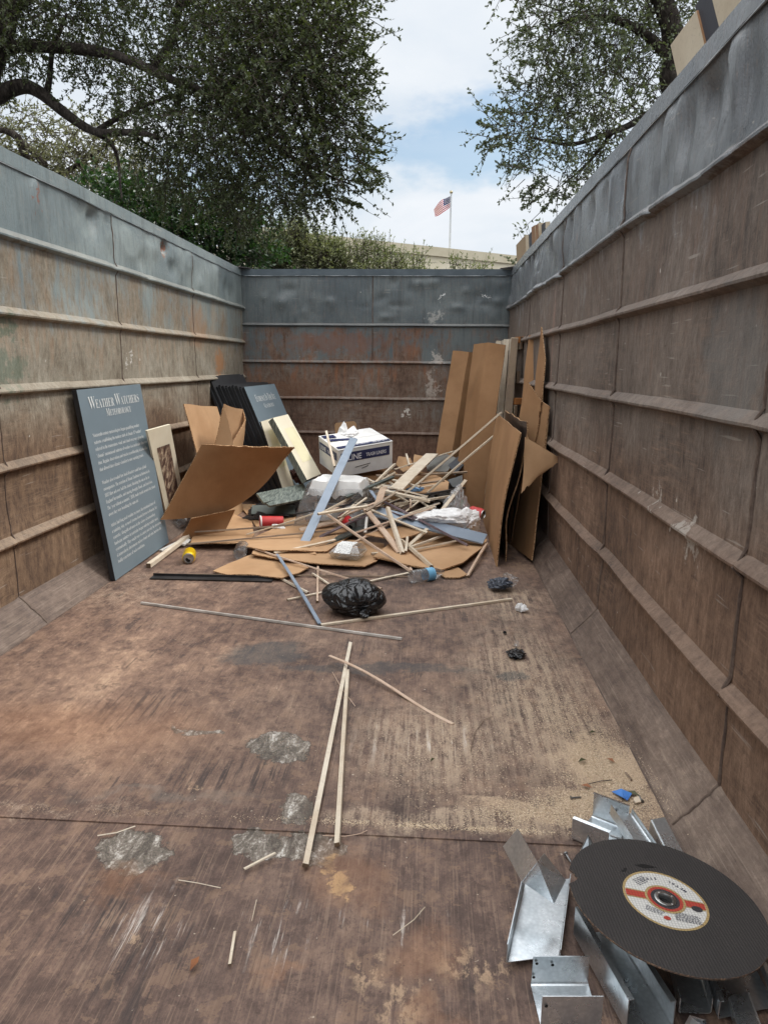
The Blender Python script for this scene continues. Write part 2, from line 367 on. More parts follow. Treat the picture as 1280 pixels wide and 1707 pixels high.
def floor_mat():
    g = newmat('floor_steel'); P = g.pos(); x, y, z = g.sep(P)
    ang = .16
    big = g.noise(P, 1.6, 7, .65, .5)
    mid = g.noise(g.map(P, (1, .6, 1)), 6, 7, .7, .4)
    grain = g.noise(g.map(P, (1, .55, 1), rot=(0, 0, ang)), 30, 9, .8, .2)
    wp = g.vm('ADD', P, g.vm('MULTIPLY', g.vm('SUBTRACT', g.noise(P, 2.2, 3, .6, col=True), (.5, .5, .5)), (.04, .10, 0)))
    dm = g.ss(g.noise(P, 2.8, 5, .7), .48, .66)
    drag = g.m('ADD', .5, g.m('MULTIPLY', g.m('SUBTRACT', g.noise(g.map(wp, (1, .07, 1), rot=(0, 0, ang)), 30, 6, .75), .5), dm))
    drag2 = g.noise(g.map(P, (1, .05, 1), rot=(0, 0, .1)), 62, 5, .75)
    hair = g.noise(g.map(P, (1, .022, 1), rot=(0, 0, .13)), 230, 4, .7)
    flake = g.noise(P, 13, 10, .72, .2)
    fine = g.noise(P, 170, 3, .8)
    ff = g.m('ADD', g.m('ADD', g.m('MULTIPLY', big, .30), g.m('MULTIPLY', mid, .28)), g.m('ADD', g.m('MULTIPLY', grain, .34), g.m('MULTIPLY', fine, .08)))
    col = g.ramp(ff, [(.40, C(62, 47, 41)), (.46, C(97, 75, 64)), (.52, C(128, 102, 86)), (.58, C(162, 133, 110)), (.64, C(192, 164, 136))])
    near = g.ss(y, 1.52, 1.42)                                            # the nearest plate is plainer, a purplish brown
    col = g.mix(g.m('MULTIPLY', near, .6), col, g.ramp(ff, [(.42, C(68, 53, 48)), (.5, C(99, 79, 70)), (.56, C(124, 99, 86)), (.62, C(158, 129, 107))]))
    gl = g.ss(g.m('ADD', x, g.m('MULTIPLY', big, .8)), -.35, .15)
    col = g.mix(g.m('MULTIPLY', gl, .45), col, g.ramp(ff, [(.40, C(66, 54, 50)), (.5, C(98, 81, 73)), (.62, C(140, 119, 104))]))
    col = g.mix(g.ss(flake, .545, .575, 0, .40), col, C(146, 118, 96)); col = g.mix(g.ss(flake, .445, .41, 0, .45), col, C(66, 51, 46))
    col = g.mix(g.ss(hair, .53, .70, 0, .34), col, C(172, 146, 124)); col = g.mix(g.ss(hair, .47, .32, 0, .40), col, C(58, 46, 43))
    col = g.mix(g.ss(drag, .478, .42, 0, .62), col, C(54, 46, 45))
    col = g.mix(g.ss(drag, .53, .60, 0, .45), col, C(156, 132, 112))
    wob = g.vm('ADD', P, g.vm('MULTIPLY', g.vm('SUBTRACT', g.noise(P, 5, 6, .7, col=True), (.5, .5, .5)), (.34, .34, 0)))
    B = lambda px, py, rx, ry, a=1.1, b=.6: g.blob(wob, sp(F(px, py)), (rx, ry, 1), a, b)
    # worn pale streaks on the right and towards the back
    pale = g.mx(B(880, 1150, .26, .75, 1.2, .2), B(960, 1240, .24, .42, 1.1, .2), B(720, 1240, .28, .3, 1.2, .2), B(850, 1000, .22, .35, 1.2, .2), B(750, 1370, .42, .05, 1.2, .3))
    col = g.mix(g.m('MULTIPLY', pale, g.ss(g.m('ADD', g.m('MULTIPLY', drag2, .45), g.m('ADD', g.m('MULTIPLY', fine, .25), g.m('MULTIPLY', grain, .30))), .43, .56, 0, .85)), col, C(178, 157, 134))
    dust_light = g.mx(B(200, 990, .35, .25, 1.2, .1), B(270, 960, .5, .12, 1.2, .1), B(60, 1345, .6, .02, 1.2, .1))
    col = g.mix(g.m('MULTIPLY', dust_light, g.ss(g.m('ADD', g.m('MULTIPLY', fine, .5), g.m('MULTIPLY', grain, .5)), .47, .60, 0, .6)), col, C(168, 150, 130))
    saw = g.mx(B(1010, 1270, .13, .16), B(1000, 1345, .22, .09), B(880, 1350, .16, .05))
    col = g.mix(g.m('MULTIPLY', saw, g.ss(g.m('ADD', fine, mid), .78, 1.10, .0, .8)), col, C(194, 170, 142))
    # blue-grey paint stains and green-grey smears
    bl = g.mx(B(440, 1090, .16, .13), g.m('MULTIPLY', B(640, 1112, .42, .05), .8), B(862, 1128, .06, .05))
    col = g.mix(g.m('MULTIPLY', bl, .6), col, C(62, 68, 70))
    gs = B(270, 1325, .30, .03, 1.2, .2)
    col = g.mix(g.m('MULTIPLY', gs, .22), col, C(130, 128, 120))
    # hardened grey mortar residue
    wob2 = g.vm('ADD', P, g.vm('MULTIPLY', g.vm('SUBTRACT', g.noise(P, 11, 6, .7, col=True), (.5, .5, .5)), (.15, .15, 0)))
    B2 = lambda px, py, rx, ry, a=1., b=.88: g.blob(wob2, sp(F(px, py)), (rx, ry, 1), a, b)
    res = g.mx(B2(228, 1412, .085, .075), B2(430, 1408, .075, .05), B2(515, 1412, .075, .06), B2(465, 1245, .10, .075), B2(345, 1222, .06, .018), B2(300, 1216, .03, .012), B2(495, 1345, .05, .06))
    crust = g.m('ADD', g.m('MULTIPLY', g.noise(g.map(P, (1, .45, 1), rot=(0, 0, .7)), 20, 8, .8, 1.2), .75), g.m('MULTIPLY', fine, .25))
    rc = g.ramp(crust, [(.36, C(56, 50, 45)), (.45, C(92, 84, 75)), (.52, C(124, 114, 103)), (.57, C(172, 164, 153)), (.63, C(220, 216, 209))])
    col = g.mix(g.m('MULTIPLY', res, g.ss(g.m('ADD', mid, crust), .78, .94, .55, 1.)), col, rc)
    scr_ = g.mx(B(455, 1540, .07, .10, 1.2, .3), B(230, 1560, .08, .10, 1.2, .3), B(640, 1530, .12, .04, 1.2, .2), B(700, 1240, .2, .1, 1.2, .2))
    col = g.mix(g.m('MULTIPLY', scr_, g.ss(drag2, .55, .63, 0, .75)), col, C(206, 196, 186))
    dk_ = g.mx(B(150, 1530, .10, .16, 1.2, .2), B(245, 1610, .06, .2, 1.2, .2), B(345, 1290, .12, .12, 1.2, .2), B(440, 1300, .1, .12, 1.2, .2), B(230, 1180, .2, .12, 1.2, .2))
    col = g.mix(g.m('MULTIPLY', dk_, g.ss(drag2, .50, .42, 0, .75)), col, C(48, 42, 42))
    rim_ = g.m('MULTIPLY', g.ss(res, .02, .4), g.ss(res, .95, .5)); col = g.mix(g.m('MULTIPLY', rim_, .7), col, C(60, 52, 46))
    tan = g.mx(B2(570, 1474, .036, .045, 1., .7), B2(548, 1440, .018, .035, 1., .5))
    fl_ = g.m('MULTIPLY', g.mx(B2(660, 1650, .06, .10, 1.2, .3), B2(790, 1610, .085, .06, 1.2, .3), B2(610, 1610, .03, .05, 1.2, .3), B2(320, 1308, .02, .02), B2(215, 1570, .05, .03, 1.2, .2)), g.ss(g.noise(g.map(P, (1, .6, 1)), 38, 5, .7), .50, .60))
    col = g.mix(g.m('MULTIPLY', fl_, .8), col, C(178, 150, 122))
    col = g.mix(g.m('MULTIPLY', tan, g.ss(mid, .36, .52, .1, .9)), col, C(200, 164, 118))
    orange = g.mx(B(690, 1590, .09, .08, 1.2, .1), B(575, 1450, .12, .1, 1.3, .1), B(720, 1690, .05, .05, 1.2, .1), B(200, 1475, .1, .04, 1.2, .1), B(120, 1215, .5, .2, 1.2, .1), B(470, 1600, .06, .03, 1.2, .1))
    col = g.mix(g.m('MULTIPLY', orange, .30), col, C(156, 110, 76))
    col = g.mix(g.ss(drag2, .73, .79, 0, .45), col, C(196, 192, 188))
    col = g.mix(g.ss(g.noise(P, 62, 2, .5), .735, .78, 0, .6), col, C(214, 200, 180))
    col = g.mix(g.ss(fine, .40, .24, 0, .7), col, C(44, 36, 34))
    h = g.m('ADD', g.m('MULTIPLY', grain, .9), g.m('ADD', g.m('MULTIPLY', fine, .3), g.m('MULTIPLY', g.m('MULTIPLY', res, crust), .9)))
    return fin(g, col, g.m('ADD', .52, g.m('MULTIPLY', mid, .3)), 0., g.bump(h, .6, .006), .45)
floor_m = floor_mat()

def simple(name, c1, c2=None, rough=.6, metal=0., scale=8, st=(1, 1, 1), bump_=.15, bs=60, bd=.002, spec=.5, var=0., lo=.35, hi=.65):
    g = newmat(name); O = g.objc(); n = g.noise(g.map(O, st), scale, 5, .6)
    col = g.mix(g.ss(n, lo, hi), c1, c2 or tuple(c*.8 for c in c1))
    if var:
        k = g.m('ADD', 1-var, g.m('MULTIPLY', g.rnd(), 2*var)); col = g.mix(1., col, g.comb(k, k, g.m('POWER', k, 1.2)), 'MULTIPLY')
    b = g.bump(g.noise(g.map(O, st), bs, 4, .6), bump_, bd)
    return fin(g, col, rough, metal, b, spec)

rail_m = simple('rim_steel', C(120, 130, 134), C(96, 106, 110), .5, 0, 5, (1, .3, 1), .4, 50, .004)
def rib_mat(name, a, b, c):
    g = newmat(name); P = g.pos(); n = g.noise(P, 5, 6, .65); d = g.noise(P, 70, 4, .7)
    col = g.ramp(g.m('ADD', g.m('MULTIPLY', n, .6), g.m('MULTIPLY', d, .4)), [(.34, a), (.5, b), (.66, c)])
    return fin(g, col, .62, 0, g.bump(d, .7, .004), .5)
ribL_m = rib_mat('left_rib_steel', C(110, 92, 78), C(148, 132, 116), C(172, 162, 148))
ribR_m = rib_mat('right_rib_steel', C(78, 66, 60), C(112, 98, 90), C(150, 138, 130))
ribB_m = rib_mat('end_rib_steel', C(90, 82, 80), C(124, 120, 118), C(156, 150, 146))
weld_m = rib_mat('weld_steel', C(60, 46, 40), C(92, 76, 66), C(120, 104, 92))
lip_m = simple('scraped_lip', C(196, 202, 204), C(120, 130, 134), .5, 0, 14, (1, .2, 1), .3)

def corner_mat():
    g = newmat('corner_plate_steel'); P = g.pos()
    big = g.noise(P, 2.2, 7, .68, .4); grain = g.noise(g.map(P, (1, .5, 1)), 32, 9, .8, .3); st = g.noise(g.map(P, (1, .05, 1)), 46, 6, .72); hair = g.noise(g.map(P, (1, .02, 1)), 200, 4, .7); fine = g.noise(P, 150, 3, .75)
    f = g.m('ADD', g.m('ADD', g.m('MULTIPLY', big, .40), g.m('MULTIPLY', grain, .42)), g.m('MULTIPLY', st, .18))
    col = g.ramp(f, [(.36, C(70, 57, 50)), (.47, C(98, 82, 72)), (.55, C(120, 103, 91)), (.64, C(152, 134, 118))])
    col = g.mix(g.ss(hair, .54, .70, 0, .30), col, C(176, 160, 142)); col = g.mix(g.ss(hair, .46, .32, 0, .45), col, C(66, 54, 48)); col = g.mix(g.ss(fine, .40, .25, 0, .6), col, C(50, 42, 38))
    return fin(g, col, .6, 0, g.bump(g.m('ADD', grain, g.m('MULTIPLY', fine, .3)), .6, .006), .5)
corner_m = corner_mat()
# ------------------------------------------------------------------ the roll-off container
random.seed(7)
dump = thing('dumpster', 'long open-topped roll-off dumpster of rusty ribbed steel, painted grey along its top', 'dumpster', (-.472, 2.8, 0))

rd = random.Random(11)
DENT = {}
for side in (-1, 1):
    L = []
    for k in range(64):                                   # dents: (y, z, ry, rz, depth)
        yy = rd.uniform(1.0, 6.1); top = rd.random() < .72
        zz_ = rd.uniform(1.55, 1.76) if top else rd.uniform(.25, 1.45)
        if top and side > 0: L.append((yy, zz_+.0, rd.uniform(.012, .045), rd.uniform(.06, .16), rd.choice((-1, 1))*rd.uniform(.010, .030)))
        elif top: L.append((yy, zz_, rd.uniform(.03, .12), rd.uniform(.05, .12), rd.choice((-1, 1))*rd.uniform(.006, .020)))
        else: L.append((yy, zz_, rd.uniform(.12, .4), rd.uniform(.08, .14), rd.choice((-1, 1))*rd.uniform(.003, .012)))
    DENT[side] = L
gash = XX(275, 412, XL)
DENT[-1].append((gash.y, gash.z, .035, .04, -.05)); DENT[-1].append((gash.y+.1, gash.z-.02, .05, .05, .02))
DENT[0] = []
for k in range(44):
    top = rd.random() < .8
    DENT[0].append((rd.uniform(-1.5, .6), rd.uniform(1.42, 1.76) if top else rd.uniform(.3, 1.3), rd.uniform(.02, .06), rd.uniform(.02, .05), rd.choice((-1, 1))*rd.uniform(.004, .014)))
def off(side, u, z):
    """inward offset of a wall sheet at length u and height z"""
    d = .010*mnoise.noise(V((u*.9, z*1.3, side*9.1+3))) + .004*mnoise.noise(V((u*3.1, z*4, side*5.7)))
    for (a, b, ra, rb, k) in DENT[side]:
        p, q = (u-a)/ra, (z-b)/rb; s_ = p*p+q*q
        if s_ < 6: d += k*math.exp(-s_)
    if side > 0 and z > 1.5:
        for (a, b, k, w_, h_) in CREASE:
            p = (u-a-(z-b)*.06)/w_; q = (z-b)/h_
            if abs(p) < 4 and abs(q) < 2.2: d += k*(math.exp(-abs(p)*1.6) if p > 0 else math.exp(-p*p*.35))*math.exp(-q*q*1.2)
    return d
CREASE = []
for px, py, k, w_, h_ in [(1100, 232, -.030, .030, .10), (1138, 208, -.034, .034, .12), (1168, 165, -.022, .028, .08), (1204, 128, -.030, .030, .11), (1042, 285, -.026, .03, .08), (1010, 330, -.020, .035, .07), (985, 350, -.022, .04, .07), (955, 375, -.018, .05, .07), (1118, 215, .014, .03, .08), (1060, 285, .012, .03, .07), (915, 420, -.018, .06, .07), (1240, 150, -.016, .04, .09)]:
    q_ = XX(px, py, XR); CREASE.append((q_.y, min(q_.z, 1.70), k, w_, h_))
def side_pt(side, y, z, extra=0.):
    fade = min(1, max(0, (ZT-.045-z)/.05))*min(1, max(0, (z-.11)/.06))
    o = off(side, y, z)*fade; o = (min(o, .012) if z > 1.6 else o) + extra
    return V((XL+o, y, z)) if side < 0 else V((XR-o, y, z))
def end_pt(x, z, extra=0.):
    fade = min(1, max(0, (ZT-.045-z)/.05))*min(1, max(0, z/.06))
    return V((x, YB-off(0, x, z)*fade-extra, z))
def grid_obj(name, fn, us, vs_, mat_, parent, flip=False):
    v = [fn(a, b) for a in us for b in vs_]; w = len(vs_)
    mb = MB(); fs = [(i*w+j, (i+1)*w+j, (i+1)*w+j+1, i*w+j+1) for i in range(len(us)-1) for j in range(w-1)]
    mb.add(v, [tuple(reversed(f)) for f in fs] if flip else fs)
    return mb.build(name, mat_, parent, smooth=True)
def fr(a, b, st): n = max(1, int(round((b-a)/st))); return [a+(b-a)*i/n for i in range(n+1)]
YS = fr(YF, .9, .12)+fr(.9, 3.6, .012)[1:]+fr(3.6, YB, .022)[1:]
ZS = fr(CH-.002, 1.5, .03)+fr(1.5, ZT, .014)[1:]
PROF = [(-.004, .027), (.003, .0225), (.0135, .0135), (.0235, .0045), (.0275, -.001), (.0265, -.0075), (.006, -.0155), (-.004, -.018)]
SEAMS = {1: (.35, 1.455, 2.62, 3.78, 4.95), -1: (.25, 1.42, 2.56, 3.66, 4.86)}
def ribkink(side, y): return max([math.exp(-((y-s)/.014)**2) for s in SEAMS[side]]+[0])
for side in (-1, 1):
    wm, rm = (left_m, ribL_m) if side < 0 else (right_m, ribR_m)
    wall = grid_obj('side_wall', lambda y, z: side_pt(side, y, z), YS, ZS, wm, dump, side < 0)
    if side < 0: wall['label'] = 'left side wall, tan and blue-grey with rust patches'
    else: wall['label'] = 'right side wall, dark brown-grey steel'
    # back sheet so that the wall has thickness
    mb = MB(); xo = XL-.07 if side < 0 else XR+.045
    mb.box((xo+(-.004 if side < 0 else .004), (YF+YB)/2, ZT/2), (.012, YB-YF, ZT)); mb.build('outer_sheet', rail_m, wall)
    for k, rz in enumerate(RIBS):
        def rp(y, j, rz=rz, k=k):
            o, dz = PROF[j]; wv = .004*mnoise.noise(V((y*1.3, k*3.3, side*2.))) + .001*mnoise.noise(V((y*5., k*1.7, side*4.)))
            kk = ribkink(side, y); sag = .006*mnoise.noise(V((y*2.2, k*7.7, 5.+side)))
            return side_pt(side, y, rz+dz*(1-.1*kk)+wv, (o+max(0, o)*.25*sag*20)*(1-.10*kk))
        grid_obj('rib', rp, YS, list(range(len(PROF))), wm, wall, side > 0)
    for s_ in SEAMS[side]:
        pts = []
        for i in range(75):
            z = CH + (ZT-.06-CH)*i/74; e = 0
            for rz in RIBS:
                t = z-rz
                if -.025 < t < .06:
                    for (o1, a), (o2, b) in zip(PROF, PROF[1:]):
                        if b <= t <= a: e = max(e, (o1+(o2-o1)*(a-t)/(a-b))*.80)
            pts.append(side_pt(side, s_+rd.uniform(-.002, .002), z, e+.001))
        mb = MB(); mb.tube(pts, [rd.uniform(.0028, .0058)*(1 if side > 0 else .6) for _ in pts], 6); mb.build('weld_seam', weld_m, wall, smooth=True)
    # rim: flat bar along the top edge with a scraped weld line under it
    mb = MB(); xs = XL if side < 0 else XR; sg = -side
    for a, b in zip(fr(YF, YB, .22), fr(YF, YB, .22)[1:]):
        w1, w2 = [.003*mnoise.noise(V((t*2, side, 1))) for t in (a, b)]
        p = [V((xs-.05*sg, a, ZT-.052)), V((xs+(.008+w1)*sg, a, ZT-.052+w1)), V((xs+(.008+w2)*sg, b, ZT-.052+w2)), V((xs-.05*sg, b, ZT-.052)),
             V((xs-.05*sg, a, ZT+.004)), V((xs+(.006+w1)*sg, a, ZT+.004+w1*1.5)), V((xs+(.006+w2)*sg, b, ZT+.004+w2*1.5)), V((xs-.05*sg, b, ZT+.004))]
        if sg < 0: p = [p[1], p[0], p[3], p[2], p[5], p[4], p[7], p[6]]
        mb.hexa(p)
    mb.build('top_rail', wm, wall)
    mb = MB(); q = fr(1.0, YB-.02, .05)
    mb.tube([(xs+(.007+.003*mnoise.noise(V((y*2, side, 1))))*sg, y, ZT-.055+.003*mnoise.noise(V((y*2, side, 1)))) for y in q], [max(.0004, .0016+.0024*mnoise.noise(V((y*7, side, 3)))) for y in q], 5)
    mb.build('rail_weld', lip_m, wall)
    # sloping corner plate between wall and floor
    def cpf(y, t, side=side):
        n_ = .004*mnoise.noise(V((y*2.4, t*2, side*3))); k = ribkink(side, y)*.006
        return (V((XL+CH*t+n_*.5, y, CH*(1-t)+n_+k)) if side < 0 else V((XR-(CH-.012)*t-n_*.5, y, CH*(1-t)+n_+k)))
    cp_m = corner_m
    cp = grid_obj('corner_plate', cpf, YS, [-.04, .12, .3, .5, .7, .9, 1.02], cp_m, dump, side > 0)
    for s_ in SEAMS[side]:
        mb = MB(); mb.tube([cpf(s_+rd.uniform(-.003, .003), i/9)+V((0, 0, .001)) for i in range(10)], .0032, 6); mb.build('weld_seam', weld_m, cp, smooth=True)
    mb = MB(); q = fr(.8, YB, .07)
    mb.tube([cpf(y, 1.0)+V((0, rd.uniform(-.01, .01), -.001)) for y in q], [rd.uniform(.002, .005) for _ in q], 5); mb.build('weld_bead', weld_m, cp, smooth=True)
# end wall
XS = fr(XL-.01, XR+.01, .022); ZE = fr(-.01, 1.36, .03)+fr(1.36, ZT, .015)[1:]
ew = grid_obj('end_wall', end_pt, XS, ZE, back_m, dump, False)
mb = MB(); mb.box(((XL+XR)/2, YB+.055, ZT/2), (XR-XL+.1, .012, ZT)); mb.build('outer_sheet', rail_m, ew)
BPROF = [(-.004, .016), (.008, .012), (.018, .004), (.020, -.005), (.010, -.013), (-.004, -.016)]
for k, rz in enumerate(BRIBS):
    def bp(x, j, rz=rz, k=k):
        o, dz = BPROF[j]; return end_pt(x, rz+dz+.005*mnoise.noise(V((x*1.7, k, 2))), o)
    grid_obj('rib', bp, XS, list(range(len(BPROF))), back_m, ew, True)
pts = [end_pt(-.489+rd.uniform(-.002, .002), z, .002) for z in fr(1.06, ZT-.05, .03)]
mb = MB(); mb.tube(pts, .004, 6); mb.build('weld_seam', weld_m, ew, smooth=True)
mb = MB()
for a, b in zip(fr(XL, XR, .2), fr(XL, XR, .2)[1:]):
    w1, w2 = [.004*mnoise.noise(V((t*2.5, 8, 1))) for t in (a, b)]
    mb.hexa([V((a, YB-.012, ZT-.05+w1)), V((b, YB-.012, ZT-.05+w2)), V((b, YB+.06, ZT-.05)), V((a, YB+.06, ZT-.05)), V((a, YB-.012, ZT+.002+w1)), V((b, YB-.012, ZT+.002+w2)), V((b, YB+.06, ZT+.002)), V((a, YB+.06, ZT+.002))])
mb.build('top_rail', simple('end_rim_steel', C(86, 96, 102), C(70, 80, 86), .5, 0, 6, (1, 1, 1), .4), ew)
mb = MB(); q = fr(XL+.02, XR-.05, .05); mb.tube([(x, YB-.013, ZT-.053+.003*mnoise.noise(V((x*2.5, 8, 1)))) for x in q], [max(.0004, .0016+.0024*mnoise.noise(V((x*7, 9, 3)))) for x in q], 5)
mb.build('rail_weld', lip_m, ew)
for sx_ in (XL, XR):                                    # corner gussets on the rim
    k = 1 if sx_ < 0 else -1; mb = MB()
    mb.poly([V((sx_, YB, ZT+.012)), V((sx_, YB-.12, ZT+.012)), V((sx_+.10*k, YB, ZT+.012))][::k], .008); mb.build('corner_gusset', simple('gusset_steel', C(58, 54, 54), C(80, 74, 72), .6), ew)
# floor, two plates with a rough lap seam
ys = F(640, 1383).y
mb = MB(); mb.box((-.472, (ys+YB)/2, -.012), (XR-XL+.06, YB-ys+.04, .024))
fl = mb.build('floor_plate', floor_m, dump); fl['label'] = 'rear floor plate, scraped brown steel'
mb = MB(); mb.box((-.472, (YF+ys)/2-.012, -.0155), (XR-XL+.06, ys-YF, .024))
fl2 = mb.build('floor_plate', floor_m, dump); fl2['label'] = 'front floor plate, nearest to the open end'
mb = MB(); xs_ = fr(XL+CH-.02, XR-CH+.02, .018)
mb.tube([(x, ys-.010+.004*mnoise.noise(V((x*9, 0, 0)))+.006*mnoise.noise(V((x*2, 4, 0))), -.006) for x in xs_], [max(.0015, .0045+.004*mnoise.noise(V((x*40, 2, 0)))) for x in xs_], 6)
mb.build('weld_seam', rib_mat('floor_weld', C(96, 74, 62), C(150, 124, 104), C(196, 176, 152)), fl, smooth=True)
# ------------------------------------------------------------------ materials of the things
def wood_mat(name, a, b, var=.10, rough=.65):
    g = newmat(name); O = g.objc(); P = g.pos()
    seed = g.m('MULTIPLY', g.rnd(), 40.)
    n = g.noise(g.vm('ADD', g.map(P, (1, 1, 1)), g.comb(seed, seed, seed)), 3.5, 4, .6)
    f = g.noise(P, 120, 3, .7); k2 = g.noise(P, 16, 5, .65, .6)
    col = g.mix(g.ss(g.m('ADD', g.m('MULTIPLY', n, .6), g.m('MULTIPLY', k2, .4)), .35, .65), a, b)
    col = g.mix(g.ss(f, .42, .3, 0, .45), col, tuple(c*.5 for c in b))
    k = g.m('ADD', 1-var, g.m('MULTIPLY', g.rnd(), 2*var)); col = g.mix(1., col, g.comb(k, g.m('POWER', k, 1.15), g.m('POWER', k, 1.4)), 'MULTIPLY')
    return fin(g, col, rough, 0, g.bump(f, .25, .001), .35)
M = {}
M['w'] = wood_mat('raw_pine', C(218, 206, 186), C(194, 176, 152))
M['p'] = wood_mat('pinkish_wood', C(208, 184, 162), C(184, 156, 133))
M['n'] = wood_mat('weathered_wood', C(158, 138, 116), C(126, 108, 92))
M['end'] = wood_mat('wood_end_grain', C(120, 98, 76), C(92, 74, 58))
M['g'] = simple('blue_grey_paint', C(140, 152, 166), C(120, 133, 148), .38, 0, 5, var=.08)
M['m'] = simple('mauve_paint', C(124, 106, 110), C(98, 84, 88), .5, 0, 7, var=.06)
M['d'] = simple('dark_metal', C(58, 56, 56), C(40, 38, 38), .45, .3, 9, var=.15)
M['gg'] = simple('grey_green_metal', C(96, 102, 96), C(74, 80, 76), .42, .4, 8)
M['a'] = simple('aluminium_rod', C(208, 202, 194), C(166, 160, 152), .4, .15, 9)
M['wh'] = simple('white_trim', C(226, 224, 218), C(200, 196, 188), .5, 0, 6)
def card_mat(name, a, b, var=.05):
    g = newmat(name); P = g.pos(); O = g.objc()
    n = g.noise(P, 4, 5, .6); f = g.noise(P, 70, 4, .7); fl = g.noise(g.map(P, (1, 1, .15)), 60, 2, .5)
    col = g.mix(g.ss(n, .3, .7), a, b); col = g.mix(g.ss(f, .36, .22, 0, .35), col, tuple(c*.6 for c in b))
    k = g.m('ADD', 1-var, g.m('MULTIPLY', g.rnd(), 2*var)); col = g.mix(1., col, g.comb(k, k, k), 'MULTIPLY')
    st = g.ss(g.noise(P, 2.6, 7, .72, .5), .54, .68, 0, .38); col = g.mix(st, col, tuple(c*.62 for c in a))
    h = g.m('ADD', g.m('MULTIPLY', f, .25), g.m('ADD', g.m('MULTIPLY', fl, .4), g.m('MULTIPLY', n, 1.5)))
    return fin(g, col, .82, 0, g.bump(h, .35, .004), .25)
card = card_mat('corrugated_cardboard', C(186, 150, 114), C(170, 134, 99))
card_d = card_mat('darker_cardboard', C(156, 119, 85), C(138, 103, 71))  # shade on the right stack's upright sheets is put into this darker brown
def edge_mat():
    g = newmat('cardboard_edge'); P = g.pos(); n = g.noise(P, 160, 2, .6)
    return fin(g, g.mix(g.ss(n, .4, .6), C(110, 78, 52), C(196, 160, 122)), .9, 0, None, .2)
card_e = edge_mat()
panel_m = simple('slate_blue_panel', C(112, 126, 134), C(106, 120, 128), .55, 0, 3, bump_=.05)
black_m = simple('black_edge', C(34, 35, 38), C(24, 25, 28), .5, 0, 6, var=.1)
ink_m = simple('white_lettering', C(222, 224, 222), C(214, 216, 214), .6)
cream_m = simple('cream_board', C(226, 218, 196), C(216, 206, 182), .6, 0, 3)
white_m = simple('white_paperboard', C(232, 231, 228), C(216, 214, 210), .55, 0, 5)
navy_m = simple('navy_print', C(36, 44, 88), C(30, 38, 78), .5)
wink_m = simple('white_print', C(232, 232, 235), C(224, 224, 228), .6)
paper_m = simple('white_tissue', C(236, 235, 232), C(218, 216, 214), .85, 0, 12, bump_=.5, bs=40, bd=.01)
red_m = simple('red_paper', C(206, 62, 60), C(186, 44, 46), .45, 0, 5)
yellow_m = simple('yellow_can_paint', C(232, 192, 22), C(214, 172, 14), .32, .3, 5)
alu_m = simple('bare_aluminium', C(196, 196, 194), C(168, 168, 166), .3, .95, 20)
green_m = simple('green_label', C(46, 140, 72), C(30, 112, 56), .4)
blue_m = simple('blue_label', C(130, 186, 214), C(96, 156, 196), .4)
bluet_m = simple('blue_tape', C(70, 128, 200), C(54, 104, 178), .6, bump_=.5)
hole_m = simple('dark_inside', C(14, 13, 13), C(10, 10, 10), .9)
def clear_mat(name, tint, white=.06, rough=.12, fr_=.9, crinkle=60, bumpd=.004):
    g = newmat(name); P = g.pos()
    t = g.nd('ShaderNodeBsdfTransparent'); t.inputs[0].default_value = (*tint, 1)
    gl = g.nd('ShaderNodeBsdfGlossy'); gl.inputs['Roughness'].default_value = rough
    df = g.nd('ShaderNodeBsdfDiffuse'); df.inputs[0].default_value = (.85, .86, .87, 1)
    n = g.noise(P, crinkle, 4, .65, .8); b = g.bump(n, .8, bumpd); g.put(gl.inputs['Normal'], b); g.put(df.inputs['Normal'], b)
    lw = g.nd('ShaderNodeLayerWeight'); lw.inputs[0].default_value = .35; g.put(lw.inputs['Normal'], b)
    m1 = g.nd('ShaderNodeMixShader'); g.put(m1.inputs[0], g.m('ADD', white, g.ss(n, .55, .75, 0, white*2.5), clamp=True)); g.put(m1.inputs[1], t.outputs[0]); g.put(m1.inputs[2], df.outputs[0])
    m2 = g.nd('ShaderNodeMixShader'); g.put(m2.inputs[0], g.m('MULTIPLY', g.m('ADD', lw.outputs['Facing'], .06), fr_, clamp=True)); g.put(m2.inputs[1], m1.outputs[0]); g.put(m2.inputs[2], gl.outputs[0])
    g.put(g.out.inputs[0], m2.outputs[0]); return g.mat
clear_m = clear_mat('clear_bottle_plastic', (.93, .95, .96), .09, .08, .85, 26, .004)
film_m = clear_mat('clear_plastic_film', (.95, .95, .95), .06, .12, .6, 22, .010)
tray_m = clear_mat('clear_tray_plastic', (.90, .90, .88), .05, .08, .6, 10, .003)
def bag_mat(name, a, rough, spec=.6, scale=12, bd=.012, st=.45):
    g = newmat(name); P = g.pos(); w = g.vm('ADD', P, g.vm('MULTIPLY', g.noise(P, scale*.5, 2, .5, col=True), (.12, .12, .12)))
    r1 = g.m('ABSOLUTE', g.m('SUBTRACT', g.noise(g.map(w, (1, .45, 1.6)), scale*1.1, 2, .4, .3), .5)); r2 = g.m('ABSOLUTE', g.m('SUBTRACT', g.noise(g.map(w, (.6, 1, 1)), scale*2.6, 2, .4, .5), .5))
    h = g.m('ADD', g.ss(r1, .0, .16), g.m('MULTIPLY', g.ss(r2, 0, .16), .35))
    return fin(g, a, rough, 0, g.bump(h, st, bd), spec)
blackbag_m = bag_mat('black_bin_bag', C(20, 20, 22), .24, .7, 16, .010, .5)
whitebag_m = bag_mat('white_carrier_bag', C(236, 235, 233), .5, .4, 18, .008, .3)
foil_m = bag_mat('dark_blister_foil', C(62, 68, 80), .25, .8, 40, .01)
